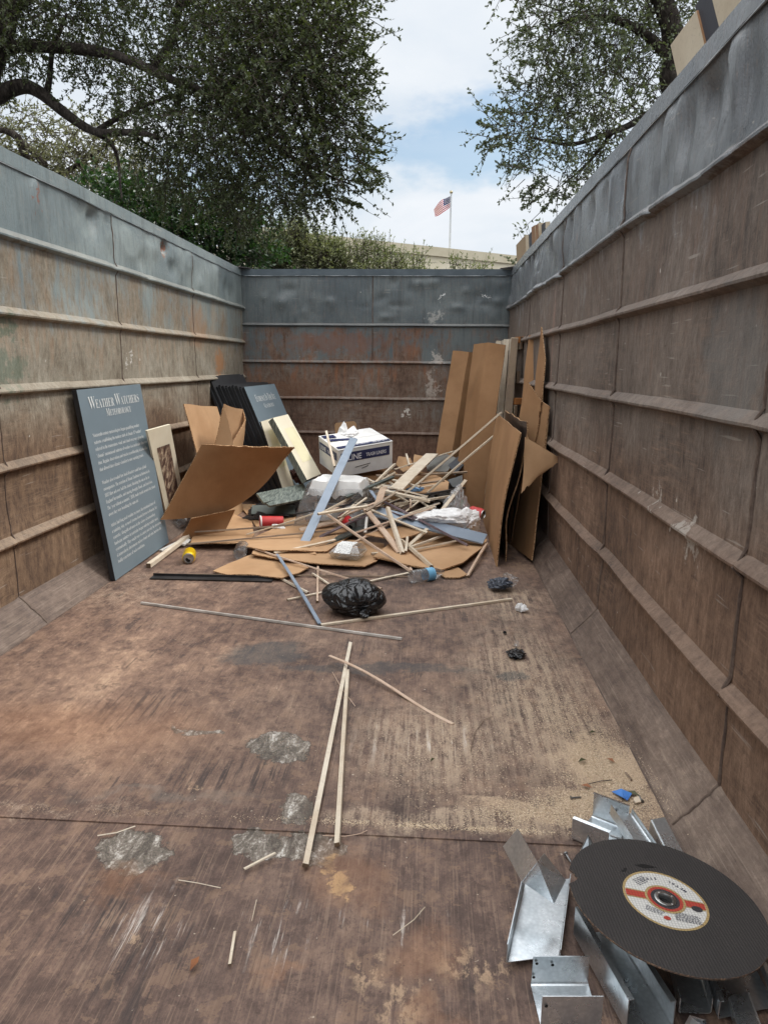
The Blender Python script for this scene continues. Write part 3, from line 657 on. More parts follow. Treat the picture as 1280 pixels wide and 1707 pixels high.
def galv_mat():
    g = newmat('galvanised_steel'); P = g.pos()
    v = g.voro(P, 140); n = g.noise(P, 10, 5, .65, .6); s_ = g.noise(g.map(P, (1, .2, 1)), 60, 3, .6)
    col = g.mix(g.ss(n, .3, .7), C(236, 240, 242), C(204, 211, 215)); col = g.mix(g.m('MULTIPLY', v, .35, clamp=True), col, C(140, 148, 152))
    return fin(g, col, g.m('ADD', .16, g.m('MULTIPLY', n, .26)), .92, g.bump(g.m('ADD', n, g.m('MULTIPLY', s_, .2)), .12, .004), .5)
galv_m = galv_mat()
screw_m = simple('zinc_screw', C(150, 150, 150), C(110, 110, 110), .35, .8, 20)

# ------------------------------------------------------------------ exhibit panels leaning on the left wall
def quad_panel(mb, TL, TR, BR, BL, th, mi=0, emi=1):
    """front face TL TR BR BL (counter-clockwise seen from the front: BL BR TR TL)"""
    mb.poly([BL, BL+(TR-TL), TR, TL], th, mi, emi)
def face_frame(TL, TR, BL):
    W_ = (TR-TL).length; H_ = (BL-TL).length
    ux = (TR-TL).normalized(); uy = -(BL-TL).normalized(); n = ux.cross(uy).normalized()
    return ux, uy, n, W_, H_
def lay_line(mb, t, O, ux, uy, n, wide=None, size=None, tall=None, x0=0, y0=0, center=None, offs=-.012):
    vs, fs = text_geo(serif(t), 1., offs); w = width_of(vs); cap = .70
    sy_ = tall/cap if tall else size
    sx_ = wide/w if wide else sy_*.62
    X0 = x0 if center is None else center-w*sx_/2
    put_text(mb, vs, fs, O, ux, uy, sx_, sy_, ux*X0-uy*y0+n*.0022)
BL, BR = F(193, 968, .004), F(287, 905, .004)
TL, TR = XX(128, 650, -1.585), XX(234, 640, -1.585)
root = thing('exhibit_panel', 'tall slate-blue exhibit panel headed Weather Watchers, leaning on the left wall', 'exhibit panel', (BL+BR)/2, 'museum exhibit panels')
mb = MB(); quad_panel(mb, TL, TR, BR, BL, .024); mb.build('board', [panel_m, black_m], root, bevel=.0015)
ux, uy, n, Wd, Ht = face_frame(TL, TR, BL)
mb = MB()
def smallcaps(mb, words, cx, base, big, small, wide):
    """small-capital heading: the first letter of each word larger"""
    parts = []; x = 0
    for wd in words:
        for i, ch in enumerate(wd):
            vs, fs = text_geo(serif(ch), 1., -.012); k = big if i == 0 else small
            w = width_of(vs); parts.append((vs, fs, x, k)); x += (w+.035)*k
        x += .28*small
    sc = wide/x; 
    for vs, fs, px_, k in parts:
        put_text(mb, vs, fs, TL_, ux, uy, k*sc, k*HS/.70, ux*(cx-wide/2+px_*sc)-uy*base+n*.0022)
TL_ = TL; HS = 1.
smallcaps(mb, ['WEATHER', 'WATCHERS'], Wd*.53, Ht*.103, .066*Ht, .047*Ht, Wd*.82)
smallcaps(mb, ['METEOROLOGY'], Wd*.55, Ht*.152, .042*Ht, .034*Ht, Wd*.42)
mb.build('heading', ink_m, root)
PARAS = [(.245, .0355, ['Nineteenth-century meteorologists began quantifying weather', 'patterns, establishing the modern study of climate. If "weather"', 'referred to the temperature, wind, and cloud cover on a given day,',
  '"climate" encompassed patterns of weather in a particular place over', 'time. Regular observations and precise recordkeeping set a baseline', 'that allowed later climate scientists to note warming trends.']),
 (.492, .0342, ['Weather also revealed how local disasters could have global', 'consequences. The eruption of Mount Tambora in Indonesia in', '1815 blew ash over half the planet, blocking the sun as far as',
  'England for months, and causing drought, floods, and food riots.', 'The "year without a summer," 1816, made people around the planet', 'aware they were breathing the same air.']),
 (.722, .0335, ['Artists had long used weather to convey the emotional tenor of', 'a painting, play, or novel (storms denoted terror or disaster, for', 'example). Alongside advances in the science of meteorology,',
  'landscape painters in particular began studying weather more', 'systematically. They sought ways to convey not only the appearance', 'of atmospheric phenomena such as clouds and rain, but also the', 'bodily experience of such conditions.'])]
for v0, dv_, lines in PARAS:
    mb = MB(); geo = [text_geo(serif(t), 1., -.014) for t in lines]; wmax = max(width_of(a) for a, b in geo); sc = Wd*.84/wmax
    for i, (vs, fs) in enumerate(geo):
        put_text(mb, vs, fs, TL, ux, uy, sc, Ht*.0285, ux*(Wd*.085)-uy*(Ht*(v0+i*dv_))+n*.0022)
    mb.build('paragraph', ink_m, root)

# stack of black-edged panels in the back corner, the last one lettered
eTL, eTR, eBL = YY(407, 645, 5.22), YY(457.5, 640.5, 5.78), F(490, 843, .004)
eBR = eBL+(eTR-eTL)+V((.02, 0, 0)); eBR.z = .004
steps = [(.0, 0, None), (.052, .012, 'second'), (.100, .008, 'third'), (.148, .012, 'fourth'), (.190, .004, 'fifth'), (.245, .075, 'tallest, rearmost')]
names_ = {'second': 'black-edged panel directly behind the blue Evidence in the Ice panel', 'third': 'black-edged panel third from the front of the stack in the back left corner',
  'fourth': 'black-edged panel in the middle of the corner stack, fourth from the front', 'fifth': 'black-edged panel fifth in the corner stack, next to the tallest one',
  'tallest, rearmost': 'tallest black-edged panel at the rear of the corner stack, against the left wall'}
for dx, up_, who in steps:
    sh = V((-dx, -.012*dx/.05, 0)); a, b = eTL+sh+V((0, 0, up_)), eTR+sh+V((0, 0, up_+.004)); c, d = eBR+V((-dx*.85, 0, 0)), eBL+V((-dx*.85, 0, 0))
    lab = names_[who] if who else 'slate-blue exhibit panel headed Evidence in the Ice, front of the corner stack'
    r = thing('exhibit_panel', lab, 'exhibit panel', (c+d)/2, 'museum exhibit panels')
    mb = MB(); quad_panel(mb, a, b, c, d, .022); mb.build('board', [black_m if who else panel_m, black_m], r, bevel=.0015)
    mb = MB()
    nx = ((b-a).cross(d-a)).normalized()*-1
    if nx.x < 0: nx = -nx
    for p0, p1 in ((a, d), (d, c), (c, b), (b, a)): mb.beam(p0-nx*.032, p1-nx*.032, .03, .018, up=nx)
    fr_o = mb.build('frame', black_m, r)
    if who is None:
        ux, uy, n, Wd, Ht = face_frame(a, b, d)
        TL_ = a; mb = MB()
        smallcaps(mb, ['EVIDENCE', 'IN', 'THE', 'ICE'], Wd*.52, Ht*.135, .062*Ht, .046*Ht, Wd*.66)
        smallcaps(mb, ['GLACIOLOGY'], Wd*.53, Ht*.195, .040*Ht, .033*Ht, Wd*.34)
        mb.build('heading', ink_m, r)
        mb = MB(); vs, fs = text_geo(serif('The study of the structure and movement of glaciers began in'), 1., -.014)
        put_text(mb, vs, fs, a, ux, uy, Wd*.78/width_of(vs), Ht*.026, ux*Wd*.10-uy*Ht*.335+n*.0022); mb.build('paragraph', ink_m, r)

# cream print board with a brown photograph
c1, c2 = XX(246, 718, -1.50), XX(284, 707.5, -1.50); c4 = F(283, 880, .0); c3 = F(322, 858, .0)
c4 = c4; root = thing('print_board', 'cream board with a brown photographic print, behind the Weather Watchers panel', 'print board', (c3+c4)/2)
mb = MB(); quad_panel(mb, c1, c2, c3, c4, .012); mb.build('board', [cream_m, cream_m], root)
ux, uy, n, Wd, Ht = face_frame(c1, c2, c4)
gph = newmat('sepia_print'); P = gph.pos(); nn = gph.noise(gph.map(P, (1, 1, .5)), 30, 6, .75, .8); n3 = gph.noise(P, 7, 3, .6)
fin(gph, gph.ramp(gph.m('ADD', gph.m('MULTIPLY', nn, .75), gph.m('MULTIPLY', n3, .25)), [(.40, C(52, 34, 30)), (.5, C(104, 78, 66)), (.58, C(196, 176, 150)), (.70, C(226, 214, 192))]), .6)
mb = MB(); o_ = c1+n*.0015; mb.add([o_+ux*Wd*.22-uy*Ht*.17, o_+ux*Wd*.22-uy*Ht*.92, o_+ux*Wd*.80-uy*Ht*.92, o_+ux*Wd*.80-uy*Ht*.17], [(0, 1, 2, 3)]); mb.build('print', gph.mat, root)

# two cream boards like a tent in front of the stack, with greenish edges
geb = newmat('greenish_board_edge'); P = geb.pos(); fin(geb, geb.ramp(geb.noise(geb.map(P, (8, 1, 1)), 20, 3, .6), [(.35, C(62, 70, 66)), (.55, C(108, 116, 108)), (.7, C(140, 146, 138))]), .6)
yel = simple('pale_yellow_print', C(222, 214, 178), C(214, 206, 168), .6)
a, b = YY(435, 703, 5.0), YY(454, 697, 5.15); d, c = F(478, 836, .06), F(498, 828, .06)
r = thing('display_board', 'narrow cream board leaning against the blue Evidence in the Ice panel', 'display board', (c+d)/2, 'cream display boards')
mb = MB(); quad_panel(mb, a, b, c, d, .012); mb.build('board', [cream_m, black_m], r)
ux, uy, n, Wd, Ht = face_frame(a, b, d); mb = MB(); o_ = a+n*.0015
mb.add([o_+ux*Wd*.3-uy*Ht*.13, o_+ux*Wd*.3-uy*Ht*.6, o_+ux*Wd*.98-uy*Ht*.6, o_+ux*Wd*.98-uy*Ht*.13], [(0, 1, 2, 3)]); mb.build('print', yel, r)
a, b = YY(455, 696.5, 4.95), YY(480, 690.5, 5.15); c, d = YY(530, 820, 5.0), YY(512, 800, 4.8)
r = thing('display_board', 'cream board slanting with its thick greenish edge towards the open end', 'display board', (c+d)/2, 'cream display boards')
mb = MB(); quad_panel(mb, a, b, c, d, .05); mb.build('board', [cream_m, geb.mat], r)
ux, uy, n, Wd, Ht = face_frame(a, b, d); mb = MB(); o_ = a+n*.0015
mb.add([o_+ux*Wd*.3-uy*Ht*.2, o_+ux*Wd*.3-uy*Ht*.75, o_+ux*Wd*.92-uy*Ht*.75, o_+ux*Wd*.92-uy*Ht*.2], [(0, 1, 2, 3)]); mb.build('print', yel, r)
# greenish sheets lying in a low stack
for k, (lab, p) in enumerate([('greenish-edged sheet lying on top of the dark sheets left of the wrapped carton', ((428, 822), (506, 806), (512, 818), (440, 838))),
        ('greenish sheet just below the top sheet left of the wrapped carton', ((432, 830), (508, 818), (514, 830), (450, 843)))]):
    mb = MB(); mb.poly([F(x, y, .15-.022*k+.04*(i < 2)) for i, (x, y) in reversed(list(enumerate(p)))], .014)
    tag(mb.build('green_sheet', geb.mat), lab, 'sheet')
# ------------------------------------------------------------------ cardboard on the left
CG = 'loose cardboard sheets in the dumpster'
def wob(p, a=.006, f=5.): return p + V((mnoise.noise(p*f), mnoise.noise(p*f+V((7, 1, 2))), mnoise.noise(p*f+V((3, 9, 5)))))*a
def bil(p00, p10, p11, p01, bulge=V((0, 0, 0)), amp=.006):
    def f(u, v):
        a = p00.lerp(p10, u); b = p01.lerp(p11, u); return wob(a.lerp(b, v)+bulge*(4*u*(1-u)*.5+4*v*(1-v)*.5), amp)
    return f
def torn(fn, amp=.014, edges='1'):
    """ragged edge on v=1 / u=1"""
    def f(u, v):
        if 'v' in edges and v > .999: v -= amp*8*abs(mnoise.noise(V((u*19, 3, 1))))
        if 'u' in edges and u > .999: u -= amp*8*abs(mnoise.noise(V((v*19, 5, 1))))
        return fn(u, v)
    return f
def cardboard(label, fn, nu=14, nv=10, th=.005, mats=None, group=CG):
    mb = MB(); mb.sheet(fn, nu, nv, th, 0, 1)
    return tag(mb.build('cardboard_sheet', mats or [card, card_e], smooth=True), label, 'cardboard', group)

# upright sheet against the left wall
a, b = XX(306, 674, -1.50), XX(362, 678.5, -1.47); c = F(392, 875, .0); d = F(352, 893, .0); d = V((d.x, a.y-.02, 0)); c = V((c.x+.02, b.y, 0))
d.x = -1.33; c.x = -1.31
cardboard('flat upright cardboard sheet leaning on the left wall behind the big curled sheet', bil(a, b, c, d, V((.015, 0, 0))))
# big curled sheet
tl, tr = YY(336, 741, 3.88), YY(491, 745, 4.06)
low = [YY(267, 866, 3.76), YY(318, 863, 3.93), YY(365, 856, 4.08), YY(405, 836, 4.17), YY(440, 808, 4.19), YY(470, 772, 4.15), YY(489, 749, 4.08)]
def lowc(u):
    k = u*(len(low)-1); i = min(int(k), len(low)-2); t = k-i
    p0, p1, p2, p3 = low[max(i-1, 0)], low[i], low[i+1], low[min(i+2, len(low)-1)]
    return .5*((2*p1)+(p2-p0)*t+(2*p0-5*p1+4*p2-p3)*t*t+(3*p1-p0-3*p2+p3)*t**3)
def big(u, v):
    p = tl.lerp(tr, u).lerp(lowc(u), v); s_ = 4*v*(1-v)*(.35+.65*4*u*(1-u)*.9)
    return wob(p+V((.0, .05, .0))*s_, .005, 4) + (V((0, 0, .010*mnoise.noise(V((u*14, 2, 2))))) if v < .01 else V((0, 0, 0)))
cardboard('large brown cardboard sheet curling upwards in front of the left panels', big, 26, 14, .006, [card_d, card_e])
# its folded under-flap
cardboard('dark folded flap hanging under the large curled sheet', bil(YY(318, 864, 3.84), YY(392, 850, 4.10), F(372, 892, .01), F(297, 905, .006), V((0, .03, 0))), 10, 8, .005, [card_d, card_e])
# stiff folded collar of cardboard standing up behind the curled sheet
pts_t = [YY(373, 673.5, 4.35), YY(391, 680, 4.5), YY(405, 683, 4.62), YY(410.5, 700, 4.55), YY(404, 712, 4.42), YY(389, 735, 4.28)]
pts_b = [YY(358, 748, 4.28), YY(384, 748, 4.42), YY(402, 750, 4.55), YY(404, 750, 4.5), YY(402, 752, 4.4), YY(389, 752, 4.26)]
def collar(u, v):
    k = u*5.999; 
    if k >= 5: k2 = k-5; a, b = pts_t[5].lerp(pts_t[0], k2), pts_b[5].lerp(pts_b[0], k2)
    else: i = int(k); a, b = pts_t[i].lerp(pts_t[i+1], k-i), pts_b[i].lerp(pts_b[i+1], k-i)
    return wob(a.lerp(b, v), .008, 9)
cardboard('cardboard folded into a torn open collar, standing above the curled sheet', collar, 24, 6, .005)

# sheets lying on the floor
def flat(label, p, zs, th=.006, mats=None, group=CG, dense=True):
    if not hasattr(zs, '__len__'): zs = [zs]*len(p)
    top = [F(x, y, z) for (x, y), z in zip(p, zs)]
    # ring subdivision with gentle warp so that the sheet is not a perfect plane
    c = sum(top, V((0, 0, 0)))/len(top); ring = []
    for i, q in enumerate(top):
        r = top[(i+1) % len(top)]; k = max(2, int((r-q).length/.06))
        for j in range(k): ring.append(q.lerp(r, j/k)+V((mnoise.noise(q*31+V((j*.7, 0, 0)))*.004, mnoise.noise(q*17+V((0, j*.9, 0)))*.004, .008*mnoise.noise((q.lerp(r, j/k))*6))))
    sgn = 1 if (top[1]-top[0]).cross(top[2]-top[0]).z > 0 else -1
    mb = MB(); n_ = len(ring)
    lev = [[c+(q-c)*s_+V((0, 0, .012*(1-s_)*mnoise.noise(q*4))) for q in ring] for s_ in (1., .66, .33)]
    vs = [p_ for L in lev for p_ in L]+[c]
    fs = [(a*n_+i, a*n_+(i+1) % n_, (a+1)*n_+(i+1) % n_, (a+1)*n_+i) for a in range(2) for i in range(n_)]+[(2*n_+i, 2*n_+(i+1) % n_, 3*n_) for i in range(n_)]
    if sgn < 0: fs = [tuple(reversed(f)) for f in fs]
    mb.add(vs, fs, 0); mb.add([p_-V((0, 0, th)) for p_ in vs], [tuple(reversed(f)) for f in fs], 0)
    rim = lev[0]+[p_-V((0, 0, th)) for p_ in lev[0]]
    es = [(i+n_, (i+1) % n_+n_, (i+1) % n_, i) for i in range(n_)]
    mb.add(rim, es if sgn > 0 else [tuple(reversed(f)) for f in es], 1)
    return tag(mb.build('cardboard_sheet', mats or [card, card_e], smooth=True), label, 'cardboard', group)
flat('flat cardboard sheet under the two long strips, beside the curled sheet', [(318, 906), (325, 880), (388, 856), (420, 868), (424, 892), (410, 904)], [.035, .03, .02, .02, .03, .05])
flat('cardboard sheet lying behind the red paper cup', [(398, 840), (500, 842), (512, 872), (430, 880)], .012)
flat('cardboard scrap between the red cup and the blue-grey strip', [(398, 908), (455, 880), (560, 868), (600, 884), (545, 918), (440, 916)], [.06, .03, .04, .05, .05, .07])
flat('pointed cardboard sheet on the floor behind the thin black strip', [(355, 950), (398, 932), (428, 921), (470, 930), (517, 944), (498, 955), (470, 963), (425, 958), (380, 957)], .022)
flat('cardboard sheet under the clear food tray', [(425, 914), (520, 896), (640, 905), (641, 921), (628, 936), (608, 944.5), (560, 941), (470, 933), (420, 922)], [.05, .04, .03, .02, .02, .02, .03, .04, .05])
flat('large six-sided cardboard sheet at the front right of the pile', [(622, 928), (668, 890), (735, 878), (812, 898), (808, 908), (770, 938), (737, 949), (700, 944)], [.04, .05, .05, .04, .045, .035, .03, .035], .008)
flat('narrow cardboard scrap behind the water bottle', [(690, 934), (745, 930), (779, 958), (765, 963), (742, 962)], [.01, .02, .012, .01, .012])
flat('cardboard scrap on the pile with one torn corner', [(608, 826+66), (642, 882), (683, 873), (712, 883), (690, 893), (660, 899)], [.10, .11, .12, .10, .09, .085])
flat('tan cardboard lying at the back of the pile between the long sticks', [(668, 806), (690, 783), (727, 792), (748, 804), (746, 818), (700, 822), (672, 826)], [.22, .27, .27, .25, .22, .21, .2])
flat('small brown cardboard piece beside the trash-liner carton', [(660, 775), (664, 760), (684, 764), (690, 778), (672, 786)], [.26, .32, .32, .27, .25])
flat('small brown cardboard flap under the pale board at the back', [(688, 775), (690, 757), (706, 760), (716, 770), (700, 780)], [.27, .33, .33, .30, .27])

# ------------------------------------------------------------------ right-hand stack against the right wall
def up_(label, pts, fold=None, mats=None, nu=12, nv=14, amp=.006, bulge=V((0, 0, 0))):
    return cardboard(label, bil(*pts, bulge, amp), nu, nv, .006, mats)
a, b, b2 = YY(755, 585, 6.02), YY(780, 587, 6.03), YY(791, 588, 5.98)
def tallsheet(top, bot, kink):
    """creased sheet through several vertical folds"""
    m = len(top)-1
    def f(u, v):
        k = min(u*m, m-1e-6); i = int(k); t = k-i
        p = top[i].lerp(top[i+1], t).lerp(bot[i].lerp(bot[i+1], t), v)
        return wob(p, .004, 6)+V((0, -kink*math.exp(-((v-.16)/.01)**2)*.3, 0))
    return f
cardboard('tall creased cardboard box side leaning on the end wall, left of the darker one',
    tallsheet([YY(755, 585, 6.02), YY(781, 587, 5.98), YY(793, 588, 6.04)], [V((.03, 5.62, .0)), V((.15, 5.55, .0)), V((.24, 5.66, .0))], .03), 12, 24, .006, [card_d, card_e])
cardboard('tallest dark folded cardboard beside the wooden frame on the right',
    tallsheet([YY(791, 574, 5.45), YY(814, 571.5, 5.22), YY(843, 575, 5.12)], [V((.205, 5.22, .0)), V((.27, 4.95, .0)), V((.41, 4.98, .0))], .02), 16, 24, .006, [card_d, card_e])
# wooden frame (pallet standing on end)
def P3(px, py, y): return YY(px, py, y)
pr = thing('wooden_pallet', 'slatted wooden pallet standing on end against the right wall', 'pallet', V((.5, 5.2, 0)))
topf = P3(857, 560, 5.2); botf = V((topf.x-.07, 4.98, 0))
for dx, dy, wd, nm in ((0, 0, .050, 'stringer'), (-.022, .34, .04, 'stringer'), (-.045, .70, .04, 'stringer')):
    mb = MB(); a_, b_ = botf+V((dx, dy, 0)), topf+V((dx, dy, -.02))
    mb.beam(a_, b_, .085, wd, up=V((1, 0, 0)), mi=0, endmi=1); mb.build(nm, [M['w'], M['end']], pr, bevel=.002)
    if dy == 0:
        mb = MB(); mb.beam(a_+V((-.005, -.055, 0)), b_+V((-.005, -.055, 0)), .016, .045, up=V((1, 0, 0)), mi=0); mb.build('stringer', [M['n'], M['end']], pr)
for zf, mk in ((1., 'w'), (.80, 'n'), (.60, 'w'), (.40, 'n'), (.2, 'w')):
    a_ = botf.lerp(topf, zf)+V((.045, -.06, -.05*zf)); mb = MB(); mb.beam(a_, a_+V((-.05, .80, 0)), .018, .085, mi=0, endmi=1); mb.build('slat', [M[mk], M['end']], pr)
orange_w = wood_mat('orange_lumber', C(176, 118, 68), C(146, 92, 50))
for zf in (.985, .64):
    a_ = botf.lerp(topf, zf)+V((.02, -.02, -.01)); mb = MB(); mb.beam(a_, a_+V((.145, .05, .0)), .08, .045, mi=0, endmi=0); mb.build('crosspiece', [orange_w], pr, bevel=.002)
card_m2 = card_mat('mid_cardboard', C(164, 126, 90), C(146, 110, 77))
# more sheets, between frame and right wall
cardboard('tall cardboard sheet behind the wooden frame, touching the right wall', torn(bil(YY(882, 560, 4.75), YY(905, 558, 4.62), V((.60, 4.35, .0)), V((.57, 4.7, 0)), V((.0, 0, 0))), .01, 'u'), 10, 20, .006, [card_d, card_e])
cardboard('dark brown sheet wedged against the right wall behind the torn pieces', bil(XX(903, 545, .655), XX(909, 600, .655), V((.60, 3.75, .0)), V((.6, 4.3, 0))), 8, 14, .006, [card_d, card_e])
cardboard('torn cardboard piece with a pointed top beside the wooden frame', torn(bil(YY(881, 638, 4.05), YY(904, 669, 3.92), YY(893, 748, 3.88), YY(862, 716, 4.05)), .02, 'u'), 14, 14, .006, [card_d, card_e])
cardboard('upright torn cardboard strip nearest the right wall', torn(bil(YY(903, 668, 3.95), YY(917.5, 677, 3.85), YY(906, 760, 3.8), YY(893, 745, 3.9)), .012, 'u'), 8, 14, .006, [card_d, card_e])
cardboard('ragged cardboard flap sticking out towards the right wall', torn(bil(YY(876, 728, 3.62), YY(868, 822, 3.55), YY(896, 794, 3.58), YY(936, 766, 3.62), V((0, -.02, 0))), .016, 'uv'), 18, 18)
cardboard('long cardboard sheet behind the torn flap, standing on the floor', bil(YY(868, 742, 4.2), YY(915, 700, 3.85), V((.575, 3.62, .02)), V((.50, 4.1, 0))), 10, 14, .006, [card_d, card_e])
# the front sheet: bottom edge on the floor, leaning right
fA, fB = F(828, 944, .002), V((.405, 4.78, .0)); tA, tB = YY(869.5, 722, 3.55), YY(829, 690, 4.62)
def front(u, v):     # u along depth, v from top to bottom
    p = tB.lerp(tA, u).lerp(fB.lerp(fA, u), v)
    return wob(p+V((-.018*math.sin(math.pi*v)*(.3+u*.7), 0, 0)), .004, 4)
cardboard('broad cardboard sheet standing on its edge at the front of the right stack', torn(front, .012, ''), 20, 18, .007, [card_m2, card_e])
fA2, tA2 = F(842, 936, .002), YY(877, 702, 3.62)
def second(u, v):
    p = (tB+V((.05, 0, .02))).lerp(tA2, u).lerp((fB+V((.06, 0, 0))).lerp(fA2, u), v)
    return wob(p+V((.02*math.sin(math.pi*v*2.2), 0, 0)), .012, 7)
wrap_m = simple('dark_plastic_wrap', C(74, 62, 56), C(50, 43, 40), .35, 0, 6, bump_=.4)
cardboard('dark bent cardboard layer directly behind the front right sheet', second, 18, 16, .006, [wrap_m, card_e])
def third(u, v):
    p = (tB+V((.10, 0, .0))).lerp(YY(884, 735, 3.75), u).lerp((fB+V((.11, 0, 0))).lerp(F(852, 905, .01), u), v)
    return wob(p, .01, 6)
cardboard('dark cardboard layer, third behind the front right sheet', third, 12, 12, .006, [wrap_m, card_e])

# ------------------------------------------------------------------ trash-liner carton
def rotm(a, b, c): return Matrix.Rotation(c, 3, 'Z') @ Matrix.Rotation(b, 3, 'Y') @ Matrix.Rotation(a, 3, 'X')
RB = rotm(.187, -.106, .551); OB = V((-.625, 4.873, .246)); bw, bd_, bh = .44, .333, .206
def bx(x, y, z): return OB + RB @ V((x*bw, y*bd_, z*bh))
r = thing('trash_liner_carton', 'white carton with navy bands printed trash liners, at the back of the pile', 'box', bx(.5, .5, 0))
mb = MB(); mb.hexa([bx(0, 0, 0), bx(1, 0, 0), bx(1, 1, 0), bx(0, 1, 0), bx(0, 0, .985), bx(1, 0, .985), bx(1, 1, .985), bx(0, 1, .985)]); mb.build('body', white_m, r, bevel=.002)
mb = MB()                                       # open top flaps
mb.poly([bx(0, -.01, 1), bx(1.0, -.01, 1.0), bx(1.0, .52, 1.01), bx(0, .50, 1.02)], .004); mb.build('flap', white_m, r)
mb = MB(); mb.poly([bx(0, .54, 1.01), bx(1.0, .55, 1.0), bx(1.01, 1.03, 1.0), bx(0, 1.02, 1.03)], .004); mb.build('flap', white_m, r)
def band(pts, nm='band'):
    mb = MB(); mb.add(pts, [(0, 1, 2, 3)]); return mb.build(nm, navy_m, r)
e_ = -.006
band([bx(.05, e_, .52), bx(.94, e_, .52), bx(.94, e_, .86), bx(.05, e_, .86)])
band([bx(e_, .95, .58), bx(e_, .05, .58), bx(e_, .05, .86), bx(e_, .95, .86)])
band([bx(.02, .03, 1.035), bx(.98, .03, 1.022), bx(.98, .15, 1.022), bx(.02, .15, 1.035)])
band([bx(.04, .56, 1.04), bx(.50, .40, 1.035), bx(.50, .52, 1.035), bx(.04, .70, 1.045)])
band([bx(.03, .78, 1.05), bx(.24, .72, 1.045), bx(.24, .92, 1.045), bx(.03, .96, 1.05)])
def boxtext(t, O, ux, uy, n, wide, tall, par):
    mb = MB(); vs, fs = text_geo(t, 1., .012); put_text(mb, vs, fs, O, ux, uy, wide/width_of(vs), tall/.7, n*.0016); mb.build('print', wink_m, par)
X_, Y_, Z_ = RB @ V((1, 0, 0)), RB @ V((0, 1, 0)), RB @ V((0, 0, 1))
boxtext('ULINE', bx(.09, e_, .575), X_, Z_, -Y_, .145, .042, r)
boxtext('TRASH LINERS', bx(.50, e_, .61), X_, Z_, -Y_, .165, .026, r)
boxtext('ULINE', bx(e_, .90, .63), -Y_, Z_, -X_, .10, .034, r)
boxtext('TRASH LINERS', bx(e_, .52, .65), -Y_, Z_, -X_, .12, .022, r)
boxtext('ULINE', bx(.93, .125, 1.025), -X_, -Y_, Z_, .12, .022, r)
boxtext('TRASH LINERS', bx(.60, .12, 1.03), -X_, -Y_, Z_, .15, .016, r)
for p_, q_, w_ in ((.3, .30, .28), (.42, .22, .12)):
    mb = MB(); mb.beam(bx(p_, e_, q_-.03), bx(p_+w_, e_, q_+.03), .001, .004); mb.build('crease', black_m, r)

# tissue and film crumpled on the carton, brown cardboard lid behind it
def crumple(name, c, rad, seed, mat_, amp=.35, sub=4, flat_=None, f=2.2, soft=False, parent=None):
    """crumpled lump: creased (folded) by many random planes, softer for bags"""
    bm = bmesh.new(); bmesh.ops.create_icosphere(bm, subdivisions=sub, radius=1.); R_ = random.Random(seed)
    pl = [(V((R_.gauss(0, 1), R_.gauss(0, 1), R_.gauss(0, 1))).normalized(), R_.uniform(.55, .98)) for _ in range(22 if not soft else 14)]
    s_ = V((seed*3.7, seed*1.3, seed*2.1))
    for v in bm.verts:
        p = v.co.normalized(); d = 1.25
        for n_, o in pl:
            q = p.dot(n_)
            if q > .05: d = min(d, o/q)
        w_ = mnoise.noise(p*f+s_)+.5*mnoise.noise(p*f*2.3+s_)
        fold = abs(mnoise.noise(p*f*1.6+s_*1.7+V((w_, w_, 0))*.6))
        d = d*(1+amp*(.45*w_-.55*fold))
        v.co = V((p.x*d*rad[0], p.y*d*rad[1], p.z*d*rad[2]))
        if flat_ is not None and v.co.z < flat_: v.co.z = flat_+ (v.co.z-flat_)*.08
    mb = MB(); mb.add([v.co+V(c) for v in bm.verts], [tuple(v.index for v in f_.verts) for f_ in bm.faces]); bm.free()
    return mb.build(name, mat_, parent, smooth=True)
tis = [YY(561, 727, 5.2), YY(566, 712, 5.25), YY(573, 702.5, 5.3), YY(580, 714, 5.25), YY(590, 709, 5.3), YY(594, 714, 5.28), YY(598, 722, 5.2), YY(588, 726, 5.12), YY(575, 728, 5.1)]
c_ = sum(tis, V((0, 0, 0)))/len(tis)
def tissue(u, v):
    k = u*8.999 % 9; i = int(k); p = tis[i].lerp(tis[(i+1) % 9], k-i)
    q = c_.lerp(p, v); return q+V((0, -.06*(1-v), 0))+V((0, .05*mnoise.noise(q*19), .02*mnoise.noise(q*23)))
mb = MB(); mb.sheet(tissue, 36, 8, .002); tag(mb.build('tissue_paper', paper_m, smooth=False), 'white tissue paper sticking up in points from the trash-liner carton', 'tissue')
mb = MB(); mb.poly([YY(x, y, yy) for x, y, yy in ((593, 723, 5.25), (597, 716, 5.4), (617, 713, 5.45), (618, 720, 5.35), (608, 727, 5.2))][::-1], .003)
tag(mb.build('paper_sheet', paper_m), 'flat white paper lying on the right of the carton top', 'paper')
p_ = [(559, 728), (558, 708), (560, 705), (590, 702), (594, 706), (595, 728)]
mb = MB(); mb.poly([YY(x, y, 5.75) for x, y in p_][::-1], .006, 0, 1); tag(mb.build('cardboard_sheet', [card, card_e]), 'round-cornered brown cardboard standing behind the trash-liner carton', 'cardboard', CG)

